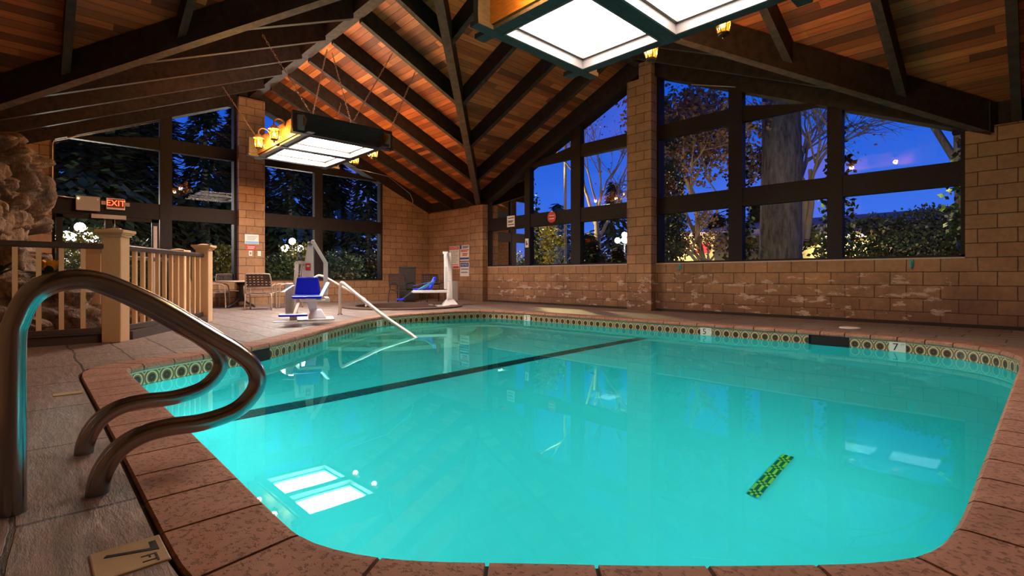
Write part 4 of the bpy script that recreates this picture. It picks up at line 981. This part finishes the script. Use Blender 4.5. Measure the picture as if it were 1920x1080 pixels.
def branches(b, p, d, ln, r, lv, tips, spread=.55, n=3):
    q = p + d * ln; m_ = p.lerp(q, .5) + Vector((random.gauss(0, .04), random.gauss(0, .04), 0)) * ln
    b.tube([p, m_, q], [r, r * .85, r * .66], 6 if lv > 1 else 4, cap=False)
    if lv == 0: tips.append(q); return
    for k_ in range(n):
        dd = (d + Vector((random.gauss(0, spread), random.gauss(0, spread), random.gauss(.08, spread * .6)))).normalized()
        branches(b, p.lerp(q, random.uniform(.55, 1.0)), dd, ln * random.uniform(.6, .85), r * .58, lv - 1, tips, spread, n)
def tree(name, lab, x, y, hgt, r, lv, bark, leaf=None, nl=0, ls=.2, lean=(0, 0), spread=.5, group=None, nb=3, first=.38):
    t = thing(name, lab, 'tree', (x, y, -.06), 0, group); b = MB(); tips = []
    branches(b, Vector((0, 0, 0)), Vector((lean[0], lean[1], 1)).normalized(), hgt * first, r, lv, tips, spread, nb); b.build('trunk', bark, t)
    if leaf:
        b = MB(); per = max(1, nl // max(1, len(tips)))
        for q in tips: leaves(b, q, (hgt * .09,) * 3, per, ls, .0)
        b.build('foliage', leaf, t)
    return t
def conifer(name, lab, x, y, hgt, rad, n, size, leaf='leaf_dark', group=None):
    t = thing(name, lab, 'tree', (x, y, -.06), 0, group); b = MB(); b.tube([(0, 0, 0), (0, 0, hgt)], [hgt * .025, .01], 8); b.build('trunk', 'bark_dark', t); b = MB()
    for _ in range(n):
        u_ = random.random() ** .7; z = hgt * (.08 + .92 * (1 - u_)); rr = rad * u_ * random.uniform(.45, 1.0) * (1 + .25 * math.sin(z * 7 / hgt * 3)); a = random.random() * 6.283
        q = Vector((rr * math.cos(a), rr * math.sin(a), z)); d = Vector((math.cos(a), math.sin(a), -.45 + random.gauss(0, .3))).normalized(); s_ = d.cross(Vector((0, 0, 1))).normalized() * size * .28; l_ = d * size
        b.bm.faces.new([b.bm.verts.new(v) for v in (q, q + l_ * .5 + s_, q + l_, q + l_ * .5 - s_)])
    b.build('foliage', leaf, t); return t
def lamp_post(lab, x, y, hgt, watts, n=5, r=.16, col=(1.0, .93, .80)):
    t = thing('street_lamp', lab, 'street lamp', (x, y, -.06), 0, 'outdoor globe lamps'); b = MB(); b.lathe([(.10, 0), (.10, .3), (.05, .4), (.045, hgt - .5)], n=10); pts = [(0, 0, hgt)] + [(.38 * math.cos(R(90 * k_ + 30)), .38 * math.sin(R(90 * k_ + 30)), hgt - .30) for k_ in range(n - 1)]
    for p in pts: b.tube([(0, 0, hgt - .6), (p[0], p[1], p[2] - .12)], .02, 6)
    b.build('post', 'post_black', t)
    for p in pts: b = MB(); b.ball(p, r, 2); b.build('globe', 'globe_glow', t)
    ld = bpy.data.lights.new('street_glow', 'POINT'); ld.energy = watts; ld.color = col; ld.shadow_soft_size = .5
    lo = bpy.data.objects.new('street_glow', ld); COL.objects.link(lo); lo.parent = t; lo.location = (0, 0, hgt + .35)
# seen through the back wall windows, left to right
Y = 11.6; shrub('shrub', 'yellow green bush outside the leftmost back window column', north(960, Y), Y, (1.0, .6, 1.42), 2000, .17, 'leaf_yellow')
Y = 11.2; shrub('shrub', 'dark bush low in the leftmost back window column', north(945, Y), Y, (.9, .6, .85), 1500, .16, 'leaf_green')
Y = 12.2; shrub('shrub', 'bright yellow bush in the second back window column', north(1022, Y), Y, (.65, .6, 1.45), 1300, .15, 'leaf_yellow')
Y = 11.4; shrub('shrub', 'low dark hedge plant under the yellow bush', north(1010, Y), Y, (1.3, .5, .55), 1300, .13, 'leaf_green')
Y = 15.5; t = thing('street_lamp', 'tall pale lamp pole behind the second back window column', 'street lamp', (north(1060, Y), Y, -.06)); b = MB(); b.tube([(0, 0, 0), (0, 0, 6.2), (-.1, -.2, 6.5), (-.5, -.8, 6.6)], .06, 10); b.build('pole', 'bark_pale', t); b = MB(); b.box((-.75, -1.2, 6.5), (-.4, -.7, 6.65)); b.build('lamp_head', 'post_black', t)
b = MB(); b.box((-.72, -1.15, 6.47), (-.43, -.75, 6.5)); b.build('lens', 'tube_glow', t); ld = bpy.data.lights.new('sodium_lamp', 'SPOT'); ld.spot_size = R(150); ld.spot_blend = .4; ld.energy = 2200; ld.color = (1, .78, .34); ld.shadow_soft_size = .2; lo = bpy.data.objects.new('sodium_lamp', ld); COL.objects.link(lo); lo.parent = t; lo.location = (-.58, -1.0, 6.4); lo.rotation_euler = (R(-25), 0, 0)
Y = 16.0; tree('bare_tree', 'slender bare tree with forked pale trunk left of the brick pillar', north(1116, Y), Y, 9, .12, 5, 'bark_pale', 'leaf_brown', 350, .10, (0, 0), .42)
Y = 14.5; conifer('young_conifer', 'small dark conifer behind the third back window column', north(1105, Y), Y, 2.4, 1.2, 1500, .34)
Y = 15.5; conifer('young_conifer', 'small dark conifer beside the brick pillar in the window', north(1158, Y), Y, 1.9, 1.0, 1200, .30)
Y = 24.0; lamp_post('white globe lamp glowing left of the tall brick pillar outside', north(1171, Y), Y, 3.1, 700)
Y = 26.0; t = thing('traffic_light', 'small red signal light on a dark post outside', 'traffic light', (north(1107, Y), Y, -.06)); b = MB(); b.tube([(0, 0, 0), (0, 0, 2.2)], .06, 8); b.box((-.22, -.12, 2.15), (.22, .12, 2.8)); b.build('post', 'post_black', t); b = MB(); b.ball((0, -.12, 2.5), .17, 2); b.build('red_lens', 'red_glow', t)
Y = 14.5; tree('leafy_tree', 'brown leaved tree right of the tall brick pillar', north(1325, Y), Y, 6.2, .11, 4, 'bark_pale', 'leaf_brown', 8000, .13, (-.15, 0), .55)
Y = 13.6; tree('bare_tree', 'small leaning pale tree low in the fourth back window column', north(1348, Y), Y, 3.0, .10, 4, 'bark_pale', 'leaf_brown', 1400, .10, (-.35, 0), .5)
Y = 12.0; shrub('shrub', 'low green bush below the leaning pale tree', north(1310, Y), Y, (1.4, .6, .55), 1300, .13, 'leaf_green')
Y = 11.3; shrub('shrub', 'dark ivy clad bush just right of the tall brick pillar', north(1262, Y), Y, (.28, .4, 2.1), 1500, .12, 'leaf_green')
Y = 27.0; t = thing('roadside_building', 'yellow lit hut with red sign far behind the leaning tree', 'building', (north(1300, Y), Y, -.06)); b = MB(); b.box((-1.2, 0, 0), (1.2, 2, 3.0)); b.build('wall', 'street_wall', t); b = MB(); b.box((-1.5, -.4, 3.0), (1.5, 2.3, 3.2)); b.build('roof', 'street_roof', t); b = MB(); b.box((.2, -.06, 2.1), (.9, -.01, 2.6)); b.build('red_panel', 'red_glow', t)
ld = bpy.data.lights.new('hut_lamp', 'POINT'); ld.energy = 260; ld.color = (1, .75, .3); ld.shadow_soft_size = .2; lo = bpy.data.objects.new('hut_lamp', ld); COL.objects.link(lo); lo.parent = t; lo.location = (-.6, -1.2, 2.9)
Y = 15.0; x = north(1462, Y); t = thing('large_tree', 'thick dark trunk in the window column right of the middle post', 'tree', (x, Y, -.06)); b = MB(); b.tube([(0, 0, -.1), (0, 0, .5), (.05, 0, 4), (-.05, .1, 10)], [.66, .54, .50, .40], 18)
for k_ in range(7): branches(b, Vector((0, .05, 5.2 + k_ * .6)), Vector((math.cos(k_ * 2.1), math.sin(k_ * 2.1), .35)).normalized(), 1.6, .09, 3, [], .45)
b.build('trunk', 'bark_dark', t)
Y = 16.5; tree('bare_tree', 'bare branching tree right of the thick dark trunk', north(1511, Y), Y, 8.4, .16, 6, 'bark_pale', None, 0, .2, (.01, 0), .5, None, 3, .36)
Y = 11.9; shrub('shrub', 'low bush at the foot of the thick dark trunk', north(1440, Y), Y, (1.4, .5, .50), 1300, .13, 'leaf_green')
Y = 17.5; tree('leafy_tree', 'small yellow leaved tree behind the bare branching tree', north(1490, Y), Y, 2.6, .06, 4, 'bark_dark', 'leaf_yellow', 900, .15, (0, 0), .6)
Y = 13.6; x = north(1722, Y); shrub('shrub', 'big dark dense shrub in the right hand back window', x, Y, (2.0, 1.2, 1.10), 8000, .12, 'leaf_dark', 1.15)
Y = 12.4; shrub('shrub', 'smaller bush at the lower left of the right hand back window', north(1606, Y), Y, (.55, .5, .55), 900, .14, 'leaf_green')
Y = 12.6; shrub('shrub', 'low ground bush at the lower right corner of the back window', north(1768, Y), Y, (.8, .4, .42), 800, .12, 'leaf_green')
Y = 14.0; tree('bare_tree', 'tree with overhanging twigs at the upper right of the back window', north(1850, Y), Y, 7.2, .14, 6, 'bark_dark', 'leaf_brown', 1600, .09, (-.10, 0), .45, None, 3, .60)
Y = 30.0; x = north(1690, Y); t = thing('long_low_building', 'long low building with pale roof edge behind the big shrub', 'building', (x, Y, -.06)); b = MB(); b.box((-9, 0, 0), (9, 6, 3.0)); b.build('wall', 'street_wall', t); b = MB(); b.hexa([(-10, -1.2, 3.0), (10, -1.2, 3.0), (10, 7, 3.0), (-10, 7, 3.0)], [(-10, -1.0, 3.4), (10, -1.0, 3.4), (9, 4, 4.3), (-9, 4, 4.3)]); b.build('roof', 'street_roof', t); b = MB(); b.box((-3.4, -.5, 2.75), (-1.3, -.3, 2.88)); b.build('tube_light', 'tube_glow', t)
ld = bpy.data.lights.new('soffit_lamp', 'AREA'); ld.shape = 'RECTANGLE'; ld.size = 2.2; ld.size_y = .3; ld.energy = 160; ld.color = (1, .82, .45); lo = bpy.data.objects.new('soffit_lamp', ld); COL.objects.link(lo); lo.parent = t; lo.location = (-2.4, -.6, 2.65)
# ivy climbing the outer faces of the back window posts
for nm, px_, z1, lab in (('ivy', 1243, 4.6, 'ivy climbing outside the left edge of the right hand back window bay'), ('ivy', 1385, 3.6, 'ivy outside the middle post of the right hand back window bay'), ('ivy', 1570, 3.3, 'ivy outside the right post of the right hand back window bay'), ('ivy', 1812, 2.9, 'ivy outside the far right edge of the back windows'), ('ivy', 922, 3.0, 'ivy outside the far left edge of the back windows'), ('ivy', 1000, 3.3, 'ivy outside the first post of the left back window bay')):
    x = north(px_, YN + .55); t = thing(nm, lab, 'ivy', (x, YN + .52, -.06)); b = MB(); b.tube([(0, 0, 0), (.05, 0, z1 * .4), (-.04, 0, z1)], [.03, .02, .01], 6); b.build('stem', 'bark_dark', t)
    b = MB(); leaves(b, (0, .02, z1 * .5), (.30, .10, z1 * .55), 650, .10, .0); b.build('foliage', 'leaf_green', t)
# seen through the left wall windows
for px_, X_, h_, r_, n_, lab in ((150, -27, 10.5, 3.2, 2600, 'tall dark evergreen behind the window over the exit door'), (255, -30, 12, 3.4, 2600, 'tall dark evergreen right of the exit door window'), (385, -29, 11.5, 2.2, 1500, 'dark evergreen with sky showing through, left of the brick pillar'), (455, -31, 12, 2.6, 2400, 'dark evergreen behind the left brick pillar'), (545, -27, 8.6, 2.0, 1300, 'dark evergreen behind the farther light fixture'), (615, -30, 10.5, 2.4, 2000, 'dark evergreen right of the farther light fixture'), (690, -26, 8.4, 2.0, 1300, 'dark evergreen at the right end of the left wall windows')):
    conifer('evergreen_tree', lab, X_, west(px_, X_), h_, r_ * (1.0 if n_ < 1600 else 1.12), int(n_ * (1.9 if n_ < 1600 else 2.4)), .46 if n_ < 1600 else .60)
for px_, X_, sc, n_, mat, lab in ((640, -16.6, (.6, .9, .85), 1300, 'leaf_grass', 'tall grassy bush outside the right pane of the left wall'), (695, -16.8, (.6, .8, .8), 1200, 'leaf_dark', 'dark bush at the right edge of the left wall windows'), (520, -16.4, (.5, .8, .72), 1200, 'leaf_green', 'green bush below the left globe lamp by the brick pillar'), (565, -18.5, (.7, .9, 1.0), 900, 'leaf_yellow', 'yellow tinged bush behind the globe lamp right of the pillar'), (420, -17.5, (.5, .5, .9), 700, 'leaf_yellow', 'yellow flowering bush left of the brick pillar outside'), (355, -16.8, (.6, .9, .6), 1000, 'leaf_dark', 'dark bush outside low behind the railing post'), (185, -19.5, (.8, 1.4, 1.15), 1500, 'leaf_yellow', 'lit hedge outside the exit door'), (250, -17.2, (.5, .6, .95), 900, 'leaf_green', 'green bush outside right of the exit door')):
    shrub('shrub', lab, X_, west(px_, X_), sc, n_, .17, mat)
X_ = -21.5; lamp_post('white globe lamp outside right of the left brick pillar', X_, west(548, X_), 2.25, 420, 5, .14)
X_ = -21.0; lamp_post('white globe lamp outside the exit door', X_, west(150, X_), 2.35, 420, 5, .15)
X_ = -34.0; t = thing('dark_roofed_house', 'low dark roofed house behind the left windows', 'building', (X_, west(350, X_), -.06)); b = MB(); b.box((-6, -5, 0), (0, 5, 2.4)); b.build('wall', 'street_roof', t); b = MB(); b.prism([(1, -5.5, 2.3), (-7, -5.5, 2.3), (-3, -5.5, 4.2)], (0, 11, 0)); b.build('roof', 'bark_dark', t)
# tree line closing the view
for k_, (px_, Y) in enumerate(((935, 27), (985, 30), (1045, 26), (1150, 30), (1250, 31), (1345, 33), (1420, 34))):
    conifer('evergreen_tree', ('dark evergreen of the distant tree line behind the left back windows' if px_ < 1200 else 'dark evergreen of the distant tree line behind the right back windows'), north(px_, Y), Y, random.uniform(5, 9), random.uniform(1.8, 2.6), 1500, .6, 'leaf_dark', 'distant tree line left' if px_ < 1200 else 'distant tree line right')

for x_, lab in ((-8.95, 'added unseen floodlight behind the transom left of the tall brick pillar'), (-3.2, 'added unseen floodlight behind the transom before the thick trunk'), (-1.5, 'added unseen floodlight behind the transom of the right hand window')):
    t = thing('added_floodlight', lab, 'added light', (x_, YN + .165, 2.27)); b = MB(); b.box((-.05, .0, -.06), (.05, .08, .06)); b.build('housing', 'post_black', t); b = MB(); b.box((-.04, .08, -.05), (.04, .085, .05)); b.build('lens', 'tube_glow', t)
    ld = bpy.data.lights.new('added_flood_lamp', 'SPOT'); ld.energy = 110; ld.spot_size = R(150); ld.spot_blend = .5; ld.color = (1, .80, .42); ld.shadow_soft_size = .06  # unseen floodlights, added to light the shrubs outside
    lo = bpy.data.objects.new('added_flood_lamp', ld); COL.objects.link(lo); lo.parent = t; lo.location = (0, .11, 0); lo.rotation_euler = (R(82), 0, 0)
